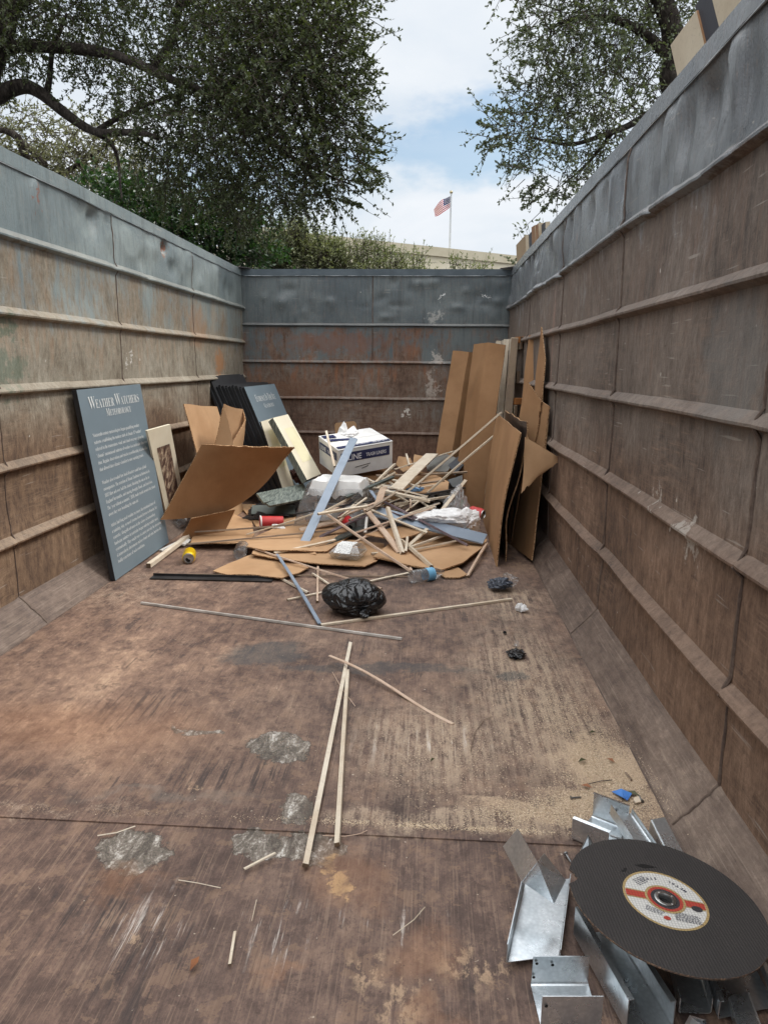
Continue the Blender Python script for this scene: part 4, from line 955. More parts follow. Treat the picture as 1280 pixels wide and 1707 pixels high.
# white carton wrapped in clear film
A = V((-.735, 4.28, 0)); Rw = Matrix.Rotation(-.12, 3, 'Z')
def wx(x, y, z): return A+Rw @ V((x, y, z))
r = thing('wrapped_carton', 'white carton wrapped in clear plastic film, in front of the trash-liner carton', 'box', wx(.17, .12, 0))
mb = MB(); mb.hexa([wx(.03, .02, .0), wx(.33, .02, .0), wx(.33, .26, 0), wx(.03, .26, 0), wx(.03, .02, .175), wx(.33, .02, .175), wx(.33, .26, .175), wx(.03, .26, .175)]); mb.build('carton', white_m, r, bevel=.003)
mb = MB(); mb.hexa([wx(.04, .04, .175), wx(.31, .04, .175), wx(.31, .24, .175), wx(.04, .24, .175), wx(.04, .04, .235), wx(.31, .04, .235), wx(.31, .24, .235), wx(.04, .24, .235)]); mb.build('dark_gap', hole_m, r)  # solid black block stands in for the shaded inside between carton and cover
def lid(u, v):
    x = -.01+.36*u; y = -.02+.30*v; e2 = 1-max(abs(2*u-1), abs(2*v-1)); z = .318-(.085+.06*mnoise.noise(V((u*7, v*7, 2))))*max(0, 1-e2*7)
    return wob(wx(x+.03*(v-.5)*0, y, z), .012, 13)
mb = MB(); mb.sheet(lid, 28, 22, .003); mb.build('cover_sheet', white_m, r, smooth=True)
def film(u, v):
    t = 2*math.pi*u; cx, cy = math.cos(t), math.sin(t); s_ = 1/max(abs(cx), abs(cy)); q = .6*s_+.4
    k = 1.18-.18*v + .10*math.exp(-((v-.25)/.25)**2)
    return wob(wx(.16+.205*cx*q*k-.03*(1-v)*(cx < 0), .13+.165*cy*q*k, .012+.262*v), .022, 9)
mb = MB(); mb.sheet(film, 40, 14, .0008); mb.build('plastic_film', film_m, r, smooth=True)
# flat white box and clear clamshell beside it
o_ = V((-.36, 4.62, .165)); Rz = Matrix.Rotation(.22, 3, 'Z')
def sx2(x, y, z): return o_+Rz @ V((x, y, z))
r = thing('carton', 'small flat white carton with a hand slot, under the trash-liner carton', 'box', sx2(.07, .05, 0))
mb = MB(); mb.hexa([sx2(x, y, z) for z in (0, .055) for x, y in ((0, 0), (.175, 0), (.175, .12), (0, .12))]); mb.build('body', white_m, r, bevel=.002)
mb = MB(); mb.add([sx2(.035, -.0015, .022), sx2(.085, -.0015, .022), sx2(.085, -.0015, .032), sx2(.035, -.0015, .032)], [(0, 1, 2, 3)]); mb.build('hand_slot', hole_m, r)
# ------------------------------------------------------------------ strips and sticks of the pile
def base(py):
    t = [(720, .42), (755, .31), (800, .24), (830, .185), (860, .125), (900, .055), (930, .022), (960, .01), (1000, .006), (1800, .006)]
    if py <= t[0][0]: return t[0][1]
    for (a, za), (b, zb) in zip(t, t[1:]):
        if py <= b: return za+(zb-za)*(py-a)/(b-a)
    return .006
base0 = base
def base(py): return base0(py)+(.02 if py < 930 else 0)
sr = random.Random(5)
GW = 'wood strips in the debris pile'
def strip(x0, y0, x1, y1, w, t, k, label, dz=0., z=None, yy=None, bow=None, roll=None, name=None, group=GW, cat=None):
    if yy: a, b = [YY(x, y, q) for x, y, q in ((x0, y0, yy[0]), (x1, y1, yy[1]))]
    else:
        if z is not None: z = tuple(q+.018 if q > .1 else q for q in z)
        z0, z1 = z if z is not None else (base(y0)+dz, base(y1)+dz)
        a, b = F(x0, y0, z0), F(x1, y1, z1)
    L = (b-a).length; mb = MB()
    w = w*.7 if w < .04 else w
    mb.beam(a, b, w, t, roll=sr.uniform(-.35, .35) if roll is None else roll, bow=sr.uniform(-.008, .008)*L if bow is None else bow, seg=max(2, int(L/.12)), mi=0, endmi=1)
    wood = k in ('w', 'p', 'n')
    nm = name or ('wood_strip' if wood else 'metal_strip' if k in ('d', 'gg', 'a') else 'painted_strip')
    o = mb.build(nm, [M[k], M['end'] if wood else M[k]], bevel=.0008)
    return tag(o, label, cat or ('wood strip' if wood else 'metal strip' if k in ('d', 'gg', 'a') else 'painted strip'), group if wood else 'painted and metal strips in the pile')
# long painted strips
strip(590, 731, 507, 906, .052, .008, 'g', 'light blue-grey flat strip leaning steeply on the wrapped carton', yy=(4.62, 3.78), roll=.25)
strip(508, 907, 640, 846, .045, .008, 'm', 'mauve painted strip starting at the foot of the blue-grey strip', z=(.02, .16))
strip(632, 832, 779, 909, .020, .012, 'm', 'dark mauve stick crossing over the broad blue-grey board', z=(.215, .07))
strip(640, 848, 690, 866, .05, .006, 'm', 'short mauve strip in the middle of the pile', z=(.17, .14))
strip(626, 853, 808, 899, .105, .010, 'g', 'broad blue-grey board lying in front of the white bags', z=(.165, .075), roll=-.30)
strip(527, 838, 600, 850, .06, .01, 'g', 'short blue-grey strip under the steep blue-grey strip', z=(.15, .13))
strip(618, 818, 632, 838, .035, .006, 'g', 'stub of blue-grey strip standing out of the middle of the pile', z=(.25, .2))
strip(520, 917, 612, 876, .085, .012, 'gg', 'grey-green metal channel piece behind the clear food tray', z=(.03, .08), roll=.2)
strip(576, 829, 655, 795, .034, .012, 'gg', 'dark grey-green strip above the wrapped carton corner', z=(.22, .29))
strip(420, 851, 492, 851, .085, .02, 'gg', 'short grey steel track piece behind the red paper cup', z=(.05, .05), roll=-.6)
# the two long sticks leaning on the right stack
strip(836, 687, 668, 829, .022, .012, 'w', 'upper long stick leaning from the pile on the front right cardboard', yy=(4.45, 4.35))
strip(826, 724, 712, 822, .020, .012, 'w', 'lower long stick leaning from the pile on the right cardboard', yy=(4.72, 4.5))
strip(720, 757, 660, 816, .092, .010, 'w', 'broad pale board tilted up in the back of the pile', z=(.36, .245), roll=0)
strip(658, 774, 626, 805, .026, .014, 'w', 'pale stick in front of the small clear clamshell at the back', z=(.31, .26))
strip(770, 748, 656, 783, .036, .008, 'w', 'long thin pale board behind the broad tilted board', z=(.36, .29))
strip(627, 793, 778, 787, .022, .012, 'n', 'grey-brown stick lying level across the back of the pile', z=(.27, .275))
strip(533, 857, 658, 788, .020, .012, 'w', 'long pale stick rising past the wrapped carton', z=(.165, .285))
strip(530, 857, 612, 844, .024, .012, 'w', 'pale stick with a dark knotty end crossing the steep blue-grey strip', z=(.20, .215))
strip(545, 857, 686, 953, .020, .012, 'p', 'long square stick ending beside the water bottle', z=(.18, .016))
strip(610, 849, 667, 922, .040, .010, 'p', 'pinkish board end with pencil marks at the front of the pile', z=(.185, .04), roll=.15)
strip(646, 847, 671, 923, .030, .022, 'w', 'thick pale stick beside the pinkish marked board', z=(.20, .045), roll=.3)
strip(679, 896, 676, 920, .020, .014, 'w', 'short upright-looking stub in front of the marked board', z=(.10, .055))
strip(668, 900, 719, 945, .026, .018, 'w', 'pale square-cut stick pointing at the water bottle', z=(.075, .035), roll=.3)
strip(673, 918, 686, 953, .018, .010, 'p', 'thin pinkish stick next to the end of the long square stick', z=(.03, .012))
strip(712, 882, 679, 912, .028, .012, 'w', 'pale lath sloping down behind the thick pale stick', z=(.115, .06))
strip(743, 891, 681, 913, .022, .012, 'w', 'upper of the two pale sticks lying on the six-sided cardboard', z=(.075, .065))
strip(762, 901, 686, 917, .020, .010, 'w', 'lower of the two pale sticks lying on the six-sided cardboard', z=(.062, .055))
strip(619, 923, 667, 919, .018, .010, 'w', 'short pale stick under the foot of the marked board', z=(.035, .035))
strip(811, 906, 779, 961, .024, .010, 'p', 'brown-edged stick beside the front right cardboard corner', z=(.05, .008))
strip(776, 801, 720, 871, .030, .012, 'w', 'broad pale stick rising beside the white bags', z=(.30, .12), roll=.3)
strip(643, 819, 717, 836, .030, .014, 'w', 'pale stick lying crosswise on top of the pile', z=(.25, .215))
strip(752, 827, 656, 841, .024, .014, 'w', 'pale stick beneath the dark strip on the right of the pile', z=(.19, .175))
strip(774, 813, 690, 828, .030, .010, 'd', 'dark strip reaching from the pile to the tall dark cardboard', z=(.235, .20))
strip(690, 828, 640, 842, .02, .008, 'd', 'short dark strip in the core of the pile', z=(.2, .18))
strip(490, 857, 640, 832, .014, .008, 'd', 'long thin black strip crossing behind the steep blue-grey strip', z=(.12, .20))
strip(318, 887, 570, 866, .016, .010, 'n', 'upper of the two long dark-edged sticks running left over the flat cardboard', z=(.055, .115))
strip(312, 907, 552, 884, .016, .010, 'n', 'lower of the two long dark-edged sticks running left over the flat cardboard', z=(.045, .085))
strip(411, 891, 533, 853, .012, .008, 'w', 'thin pale sliver in front of the red paper cup', z=(.05, .15))
strip(457, 922, 559, 900, .018, .010, 'w', 'pale stick touching the top of the slate strip on the floor', z=(.05, .07))
strip(427, 915, 636, 981, .014, .008, 'p', 'long thin brown lath running towards the black bag', z=(.06, .012))
strip(462, 924, 533, 1040, .024, .006, 'g', 'slate strip pointing from the cardboard to the floor left of the bag', z=(.05, .008))
strip(470, 965, 514, 988, .016, .010, 'w', 'stub of pale wood left of the slate strip foot', z=(.008, .008))
strip(479, 1000, 540, 987, .012, .008, 'w', 'thin pale stick poking out left of the black bag', z=(.006, .006))
strip(530, 943, 529, 1003, .014, .010, 'p', 'short stick pointing away from the viewer behind the black bag', z=(.012, .008))
strip(521, 956, 556, 979, .014, .008, 'w', 'pale stick half hidden behind the top of the black bag', z=(.012, .008))
strip(268, 957, 682, 961, .010, .006, 'n', 'very long thin lath lying across the floor in front of the cardboard', z=(.012, .006), bow=0)
strip(604, 972, 682, 955, .014, .008, 'w', 'pale stick running from the black bag to the water bottle', z=(.008, .008))
strip(544, 719, 558, 778, .022, .014, 'w', 'pale stick leaning on the left corner of the trash-liner carton', yy=(4.86, 4.58))
strip(677, 757, 682, 776, .020, .012, 'w', 'short pale stub upright at the back of the pile', z=(.36, .30))
strip(584, 847, 607, 826, .018, .010, 'w', 'short pale stick below the dark grey-green strip', z=(.16, .2))
strip(684, 833, 684, 848, .016, .012, 'p', 'tiny pinkish block in the middle of the pile', z=(.19, .16))
strip(667, 860, 700, 834, .014, .008, 'w', 'thin pale stick left of the white bags', z=(.13, .185))
strip(610, 852, 668, 816, .022, .010, 'n', 'grey-brown stick across the centre of the pile', z=(.205, .255))
strip(598, 845, 628, 852, .05, .014, 'n', 'splintered brown wood piece in the core of the pile', z=(.16, .16))
strip(500, 884, 572, 866, .045, .01, 'p', 'broad brownish board under the two long dark-edged sticks', z=(.04, .09))
strip(563, 873, 585, 848, .022, .010, 'p', 'pinkish lath end above the crushed red can', z=(.13, .17))
strip(590, 905, 655, 870, .022, .010, 'p', 'brown lath behind the mauve strip', z=(.055, .11))
strip(700, 812, 655, 800, .02, .01, 'w', 'pale stick at the foot of the broad tilted board', z=(.25, .25))
strip(648, 800, 628, 815, .03, .01, 'w', 'pale block left of the broad tilted board', z=(.27, .24))
strip(640, 812, 628, 846, .05, .008, 'p', 'pinkish board standing in the core of the pile', z=(.26, .19))
strip(700, 806, 740, 801, .02, .01, 'n', 'grey-brown stub on the tan cardboard at the back', z=(.26, .26))
strip(725, 845, 660, 862, .018, .01, 'w', 'pale stick just behind the broad blue-grey board', z=(.16, .13))
for i, q in enumerate([(614, 822, 662, 838), (652, 826, 700, 818), (600, 838, 650, 812), (664, 846, 712, 826), (620, 868, 660, 850)]):
    strip(*q, .016+.004*i, .01, 'wnpwn'[i], ['thin pale lath buried in the centre of the pile', 'grey-brown lath beneath the crosswise pale stick', 'pinkish lath rising left of the pile centre', 'pale lath below the dark strip', 'grey-brown lath under the thick pale stick'][i], dz=-.02)
xr = random.Random(19)
for i in range(16):
    cx, cy, an, ln = xr.uniform(585, 735), xr.uniform(812, 868), xr.choice((-1, 1))*xr.uniform(.15, .95), xr.uniform(30, 75)
    dx, dy = ln*math.cos(an), ln*math.sin(an)*.6
    strip(cx-dx, cy-dy, cx+dx, cy+dy, xr.uniform(.012, .024), .009, xr.choice('wwwpn'), 'thin lath tangled among many alike in the heap of sticks', dz=xr.uniform(-.02, .06))
# white bits
strip(612, 862, 609, 888, .022, .012, 'wh', 'small white plastic trim chip standing in the pile', z=(.15, .09), cat='trim', name='trim_chip')
strip(268, 918, 303, 901, .030, .010, 'wh', 'short white trim strip at the foot of the Weather Watchers panel', z=(.008, .03), cat='trim', name='trim_strip')
strip(306, 908, 316, 900, .03, .010, 'wh', 'white trim offcut beside the flat cardboard on the left', z=(.02, .02), cat='trim', name='trim_strip')
strip(248, 943, 322, 887, .034, .024, 'w', 'thick pale stick lying along the foot of the panel on the left', z=(.013, .04), roll=0)
# metal and dark strips on the left floor
mb = MB(); a, b = F(253, 962, .006), F(455, 967, .006)
mb.beam(a, b, .050, .003, seg=6); mb.beam(a+V((0, .024, .006)), b+V((0, .024, .006)), .003, .014, seg=6)
tag(mb.build('metal_angle', M['d']), 'black metal angle lying on the floor in front of the pointed cardboard', 'metal angle')
strip(236, 1005, 670, 1065, .014, .010, 'a', 'long pale metal rod lying across the floor left of the black bag', z=(.006, .006), name='metal_rod', bow=0)
strip(535, 1042, 852, 999, .018, .010, 'w', 'long wooden dowel running right from under the black bag', z=(.006, .006), name='wooden_dowel', cat='dowel', bow=0)
# foreground sticks
FG = 'sticks on the open floor'
strip(584, 1072, 509, 1443, .018, .010, 'w', 'longer of the two bare sticks in the middle of the open floor', z=(.009, .009), roll=.25, group=FG, bow=.003)
strip(580, 1118, 562, 1408, .017, .010, 'w', 'shorter bare stick beside the longest one on the open floor', z=(.009, .009), roll=-.25, group=FG, bow=.002)
a, c, b = F(549, 1093, .030), F(655, 1152, .012), F(755, 1206, .004)
mb = MB()
P_ = [a.lerp(c, k/5) if k < 6 else c.lerp(b, (k-5)/5) for k in range(11)]
P_ = [p+V((0, 0, .008*math.sin(k*.6)))+V((.0, .014*math.sin(math.pi*k/10), 0)) for k, p in enumerate(P_)]
for p, q in zip(P_, P_[1:]): mb.beam(p, q, .011, .003)
tag(mb.build('wood_strip', [M['p'], M['end']]), 'thin bent lath crossing the tips of the two bare sticks', 'wood strip', FG)
strip(407, 1449, 459, 1422, .009, .004, 'w', 'short flat chip lying on the grey residue left of the bare sticks', z=(.006, .01), group=FG, name='wood_chip', cat='wood chip')
strip(383, 1608, 392, 1553, .008, .003, 'w', 'short straight chip on the bare floor at the lower left', z=(.004, .004), group=FG, name='wood_chip', cat='wood chip')
def splinter(pts, r, label, k='w'):
    mb = MB(); mb.tube([F(x, y, .004) for x, y in pts], r, 5); return tag(mb.build('splinter', M[k]), label, 'splinter', 'splinters on the floor')
splinter([(298, 1467), (330, 1472), (368, 1480)], .0009, 'thin straight splinter on the bare floor at the left')
splinter([(163, 1393), (195, 1388), (226, 1377)], .0013, 'pale splinter on the left grey residue patch')
splinter([(655, 1559), (690, 1533), (708, 1512)], .0009, 'thin splinter lying alone on the floor right of centre')
splinter([(538, 1393), (575, 1394), (600, 1390), (612, 1384)], .0010, 'curved splinter by the lower end of the shorter bare stick', 'p')
splinter([(554, 1120), (570, 1148), (592, 1177)], .0009, 'thin splinter crossing between the two bare sticks', 'p')
splinter([(784, 1252), (790, 1222), (806, 1200), (820, 1194)], .0009, 'dark curved splinter on the pale dusty floor', 'n')
splinter([(420, 1535), (428, 1500)], .0008, 'fine splinter at the lower left near the straight chip')
splinter([(975, 1308), (1000, 1302), (1020, 1300)], .0010, 'dark twig lying in the sawdust', 'd')
splinter([(1042, 1288), (1052, 1300)], .003, 'short brown twig at the edge of the sawdust', 'n')

# ------------------------------------------------------------------ rubbish
# support hidden under the pile: a crushed brown box and dark crumpled sheets
mb = MB(); q = [V((-.62, 4.95, 0)), V((-.20, 5.10, 0)), V((-.33, 5.42, 0)), V((-.75, 5.26, 0))]
mb.hexa(q+[p+V((.02*i-.02, .01, h_)) for i, (p, h_) in enumerate(zip(q, (.235, .235, .27, .27)))]); tag(mb.build('crushed_box', [card_d]), 'crushed brown box underneath the trash-liner carton', 'box')
crumple('crumpled_sheet', (-.05, 4.50, .02), (.42, .36, .085), 3, simple('dark_rubbish', C(70, 64, 60), C(40, 36, 34), .7, 0, 9), .5, 4, 0)
tag(bpy.data.objects['crumpled_sheet'], 'dark crumpled rubbish under the middle of the stick pile', 'rubbish')
o = crumple('crumpled_sheet', (.10, 5.20, .05), (.26, .28, .15), 4, simple('dark_rubbish_b', C(86, 80, 74), C(50, 46, 42), .7, 0, 9), .5, 4, 0); tag(o, 'dark crumpled rubbish behind the stick pile, in front of the tall cardboard', 'rubbish')
o = crumple('crumpled_sheet', (-1.02, 4.80, .02), (.28, .34, .08), 5, simple('dark_rubbish_c', C(44, 36, 34), C(26, 22, 22), .8, 0, 12), .6, 4, 0); tag(o, 'dark shredded rubbish left of the wrapped carton', 'rubbish')
o = crumple('dry_leaves', F(494, 790, .22)+V((0, 0, 0)), (.07, .07, .08), 6, simple('dry_leaf_brown', C(92, 58, 46), C(60, 38, 32), .8, 0, 30), .9, 4); tag(o, 'clump of dry brown leaves left of the wrapped carton', 'leaves')
for i, (pp, lab) in enumerate([([(709, 765, .30), (745, 757, .34), (762, 764, .33), (745, 786, .27), (712, 785, .26)], 'grey sheet lying behind the long leaning sticks'),
        ([(747, 775, .30), (768, 757, .36), (778, 768, .34), (758, 792, .26)], 'dark slate sheet tilted at the back right of the pile'),
        ([(746, 800, .22), (770, 792, .26), (772, 808, .22), (755, 812, .2)], 'torn grey sheet in front of the tall dark cardboard')]):
    mb = MB(); mb.poly([F(x, y, z) for x, y, z in reversed(pp)], .004); tag(mb.build('plastic_sheet', simple('grey_sheet_%s' % 'abc'[i], [C(128, 128, 124), C(72, 76, 82), C(104, 106, 106)][i], None, .45, 0, 4)), lab, 'sheet')
o = crumple('plastic_sheet', F(692, 815, .24), (.075, .05, .022), 9, simple('light_blue_film', C(138, 172, 206), C(112, 148, 184), .4), .5, 4); tag(o, 'light blue plastic scrap under the broad tilted board', 'plastic scrap')
o = crumple('plastic_film', F(622, 812, .22), (.06, .05, .05), 12, film_m, .6, 4); tag(o, 'clear crumpled film right of the wrapped carton', 'plastic film')
o = crumple('clamshell', F(650, 783, .27), (.045, .03, .05), 15, tray_m, .3, 4); tag(o, 'small clear clamshell beside the trash-liner carton', 'clamshell')
o = crumple('plastic_bag', F(727, 864, .15), (.16, .09, .07), 21, whitebag_m, .35, 5, soft=True); tag(o, 'white plastic bag lying behind the broad blue-grey board', 'plastic bag', 'carrier bags at the right of the pile')
o = crumple('plastic_bag', F(774, 868, .13), (.11, .10, .085), 23, whitebag_m, .35, 5, soft=True); tag(o, 'rounder white plastic bag next to the front right cardboard', 'plastic bag', 'carrier bags at the right of the pile')
o = crumple('plastic_bag', F(760, 838, .20), (.08, .06, .15), 25, clear_mat('hazy_bag', (.9, .9, .9), .3, .2, .6, 20, .012), .45, 5); tag(o, 'hazy clear plastic bag under the dark strip at the right', 'plastic bag', 'carrier bags at the right of the pile')
o = crumple('plastic_film', F(603, 838, .17), (.08, .06, .05), 29, film_m, .5, 4); tag(o, 'clear crumpled film at the right foot of the wrapped carton', 'plastic film')
o = crumple('tissue_paper', F(588, 852, .14), (.06, .04, .035), 33, paper_m, .4, 4); tag(o, 'crumpled white paper below the wrapped carton, behind the sticks', 'tissue')
o = crumple('plastic_bag', F(722, 850, .15), (.03, .03, .05), 27, film_m, .5, 4); tag(o, 'little clear bag tip sticking up behind the white bags', 'plastic bag', 'carrier bags at the right of the pile')
mb = MB(); mb.poly([F(x, y, z) for x, y, z in ((776, 880, .1), (792, 886, .09), (795, 894, .075), (779, 889, .08))][::-1], .002); tag(mb.build('paper_scrap', blue_m), 'blue and white printed scrap on the edge of the broad blue-grey board', 'paper scrap')
mb = MB(); mb.poly([F(x, y, z) for x, y, z in ((503, 921, .04), (525, 907, .06), (527, 924, .04))][::-1], .006, 0, 1); tag(mb.build('cardboard_sheet', [card, card_e]), 'small triangular cardboard offcut left of the food tray', 'cardboard', CG)

# bottles and cans, lying down
def frame_of(a, b):
    d = (b-a).normalized(); u = d.orthogonal().normalized(); return Matrix.Translation(a) @ Matrix((u, d.cross(u), d)).transposed().to_4x4()
def bottle(a, b, r, label, body=clear_m, lab=None, lab2=None, cap=None, ribs=True, name='plastic_bottle', liquid=None, group='plastic bottles'):
    """a: centre of the base, b: top of the cap"""
    L = (b-a).length; Mx = frame_of(a, b); root = thing(name, label, 'bottle', (a+b)/2-V((0, 0, r)), group)
    pr_ = [(.0, .004), (r*.75, 0), (r*.98, .006)]
    zb, zs, zn = .60*L, .80*L, .90*L; k = 14
    for i in range(k+1):
        z = .012+(zb-.012)*i/k; pr_.append((r*(1-(.05 if (ribs and i % 2) else 0)), z))
    pr_ += [(r*.97, zb+.01), (r*.86, zb+(zs-zb)*.5), (r*.58, zs), (r*.36, zs+.012), (r*.34, zn)]
    mb = MB(); mb.lathe(pr_, Mx, 22); mb.build('body', body, root, smooth=True)
    if lab:
        mb = MB(); mb.lathe([(r*1.012, L*.40), (r*1.015, L*.42), (r*1.015, L*.58), (r*1.012, L*.60)], Mx, 22); mb.build('label', lab, root, smooth=True)
    if cap:
        mb = MB(); mb.lathe([(r*.42, zn-.008), (r*.44, zn), (r*.44, L-.001), (r*.38, L)], Mx, 16, cap=True); mb.build('cap', cap, root, smooth=True)
    return root
bottle(F(684, 962, .034), F(744, 953, .026), .033, 'clear water bottle with a blue label, lying on the floor in front of the pile', lab=blue_m)
bottle(F(290, 878, .036), F(309, 866, .05), .036, 'clear bottle lying between the Weather Watchers panel and the curled cardboard', cap=white_m)
bottle(F(399, 925, .034), F(408, 904, .055), .036, 'clear crumpled bottle seen base-on beside the pointed cardboard')
bottle(F(757, 842, .16), F(782, 846, .15), .042, 'clear soda bottle with a green label beside the front right cardboard', lab=green_m)
def can(a, b, r, label, paint, name='drink_can', open_=True, crushed=0., group='drink cans'):
    L = (b-a).length; Mx = frame_of(a, b); root = thing(name, label, 'can', (a+b)/2-V((0, 0, r)), group)
    k = 12; pr_ = [(r*.70, 0), (r*.80, .003), (r*.98, .012)]+[(r*(1-crushed*(.5+.5*math.sin(i*1.7))*(.3 if i % 3 else 1)), .012+(L-.030)*i/k) for i in range(1, k+1)]+[(r*.95, L-.012), (r*.80, L-.003)]
    mb = MB(); mb.lathe(pr_, Mx, 26); mb.build('body', paint, root, smooth=True)
    mb = MB(); mb.lathe([(0, .006), (r*.62, .003), (r*.72, -.002), (r*.76, .003)], Mx, 26); mb.build('base', alu_m, root, smooth=True)
    mb = MB(); mb.lathe([(0, L-.006), (r*.68, L-.006), (r*.74, L), (r*.82, L-.001), (r*.84, L-.006)], Mx, 26); ld_ = mb.build('lid', alu_m, root, smooth=True)
    if open_:
        mb = MB(); c_ = Mx @ V((r*.28, r*.12, L-.0052)); ax, ay = Mx.to_3x3() @ V((1, 0, 0)), Mx.to_3x3() @ V((0, 1, 0))
        mb.add([c_+ax*r*.3*math.cos(t)+ay*r*.42*math.sin(t) for t in [i*math.pi/8 for i in range(16)]], [tuple(range(16))]); mb.build('opening', hole_m, ld_)
        mb = MB(); c2 = Mx @ V((-r*.22, -.0, L-.0035)); mb.lathe([(r*.16, 0), (r*.30, .001), (r*.30, .002), (r*.16, .0012)], Matrix.Translation(c2) @ Mx.to_3x3().to_4x4(), 14); mb.build('tab', alu_m, ld_)
    return root
a = F(317, 921, .036); b = a+V((.028, -.105, -.004)); can(a, b, .034, 'yellow drink can lying on the floor, its open lid towards the viewer', yellow_m)
can(F(783, 852, .15), F(806, 858, .14), .036, 'red drink can at the bottom of the front right cardboard', red_m, crushed=.06)
can(F(572, 862, .10), F(586, 876, .09), .036, 'crushed red can in the middle of the pile under the mauve strip', simple('dark_red_paint', C(176, 28, 34), C(146, 20, 28), .4), crushed=.25)
# red cup with white lid
a, b = F(434, 871, .045), F(472, 869, .045); Mx = frame_of(a, b); L = (b-a).length
r = thing('paper_cup', 'red paper cup lying on its side, behind the long dark-edged sticks', 'cup', (a+b)/2-V((0, 0, .045)))
mb = MB(); mb.lathe([(0, .004), (.040, 0), (.042, .003), (.034, L*.95), (.0335, L)], Mx, 26); mb.build('body', red_m, r, smooth=True)
mb = MB(); mb.lathe([(.044, -.002), (.046, .002), (.044, .008), (.042, .008)], Mx, 26); mb.build('rim', white_m, r, smooth=True)
o = crumple('crumpled_paper', F(462, 880, .03), (.045, .035, .035), 31, paper_m, .3, 4); tag(o, 'white crumpled paper ball in front of the red paper cup', 'paper')
# clear food tray with white label
c_ = F(580, 929, .03); Rz = Matrix.Rotation(-.25, 3, 'Z')
r = thing('food_tray', 'clear plastic clamshell food tray with a white label, on the cardboard', 'food tray', c_)
def tp(x, y, z): return c_+Rz @ V((x, y, z))
mb = MB(); mb.hexa([tp(-.075, -.05, 0), tp(.075, -.05, 0), tp(.075, .06, 0), tp(-.075, .06, 0), tp(-.09, -.065, .035), tp(.09, -.065, .035), tp(.09, .075, .035), tp(-.09, .075, .035)]); mb.build('tray', tray_m, r, bevel=.006)
mb = MB(); mb.hexa([tp(-.088, -.063, .037), tp(.088, -.063, .037), tp(.088, .073, .037), tp(-.088, .073, .037), tp(-.05, -.03, .075), tp(.06, -.03, .075), tp(.06, .05, .075), tp(-.05, .05, .075)]); ld2 = mb.build('lid', tray_m, r, bevel=.006)
lbm = newmat('printed_label'); P = lbm.objc(); nn = lbm.noise(lbm.map(P, (1, 1, 3)), 160, 2, .6); fin(lbm, lbm.mix(lbm.ss(nn, .56, .62), C(236, 236, 232), C(120, 120, 122)), .6)
mb = MB(); mb.add([tp(-.055, -.067, .038), tp(.035, -.067, .038), tp(.04, -.030, .0775), tp(-.047, -.030, .0775), tp(-.045, .035, .078), tp(.045, .035, .078)], [(0, 1, 2, 3), (3, 2, 5, 4)]); mb.build('label', lbm.mat, ld2)
# blister pack, tissue, black scraps
o = crumple('blister_pack', F(834, 974, .035), (.07, .05, .035), 41, foil_m, .55, 5, -.025); tag(o, 'dark crumpled blister packaging on the floor right of the pile', 'packaging')
o = crumple('plastic_wrapper', F(850, 968, .04), (.05, .03, .045), 43, film_m, .6, 4, -.03); tag(o, 'clear crinkled plastic attached behind the dark blister packaging', 'packaging')
r = crumple('tissue_paper', F(865, 1013, .018), (.026, .018, .022), 45, paper_m, .5, 4); tag(r, 'small white crumpled tissue on the floor, its left half', 'tissue', 'white tissue scraps on the floor')
r = crumple('tissue_paper', F(873, 1014, .018), (.022, .018, .022), 46, paper_m, .4, 4); tag(r, 'small white crumpled tissue on the floor, its rounder right half', 'tissue', 'white tissue scraps on the floor')
o = crumple('plastic_scrap', F(860, 1090, .012), (.038, .055, .010), 51, blackbag_m, .7, 5, -.008); tag(o, 'torn black plastic scrap on the dusty floor near the right wall', 'plastic scrap')
o = crumple('plastic_film', F(860, 1074, .012), (.014, .014, .014), 52, film_m, .5, 3, -.008); tag(o, 'clear film bit at the top of the torn black scrap', 'plastic film')
o = crumple('pebble', F(841, 1054, .008), (.010, .010, .008), 53, hole_m, .3, 3); tag(o, 'small black lump on the floor above the torn black scrap', 'lump')
# the black bag
bc = F(588, 1030, 0)
r = thing('garbage_bag', 'small shiny black garbage bag tied in a knot, in the middle of the floor', 'garbage bag', bc)
def bagmesh():
    bm = bmesh.new(); bmesh.ops.create_icosphere(bm, subdivisions=6, radius=1.); kn = V((.36, -.90, -.22)).normalized(); R_ = random.Random(77)
    kx = kn.orthogonal().normalized(); ky = kn.cross(kx)
    for v in bm.verts:
        p = v.co.normalized(); d = 1.
        c_ = p.dot(kn); an = math.atan2(p.dot(kx), p.dot(ky)); k = max(0, (c_+.15)/1.15)
        wig = .9*mnoise.noise(p*1.6+V((5, 1, 2))); kk = max(0, (c_+.5)/1.5)
        pleat = (math.sin(an*6+wig*2)*.040+math.sin(an*11+wig*3+1.)*.026+math.sin(an*17+2.2)*.012)*kk**1.2*(1-k**14)
        w_ = mnoise.noise(p*2.0+V((4, 2, 9)))
        d *= 1+pleat+.12*mnoise.noise(p*1.2+V((8, 1, 3)))+.035*w_
        d *= 1-.18*k**9
        v.co = V((p.x*d*.132, p.y*d*.105, p.z*d*.080))
        if p.x < -.5: v.co.z += .10*(-p.x-.5)**2; v.co.x -= .012*(-p.x-.5)
        v.co.z = max(v.co.z, -.064+.003*mnoise.noise(p*7))
    mb = MB(); mb.add([v.co+bc+V((0, .07, .066)) for v in bm.verts], [tuple(f.verts[i].index for i in range(3)) for f in bm.faces]); bm.free(); return mb
bagmesh().build('bag', blackbag_m, r, smooth=True)
crumple('knot', bc+V((.050, -.030, .030)), (.026, .022, .024), 61, blackbag_m, .8, 4, parent=r)
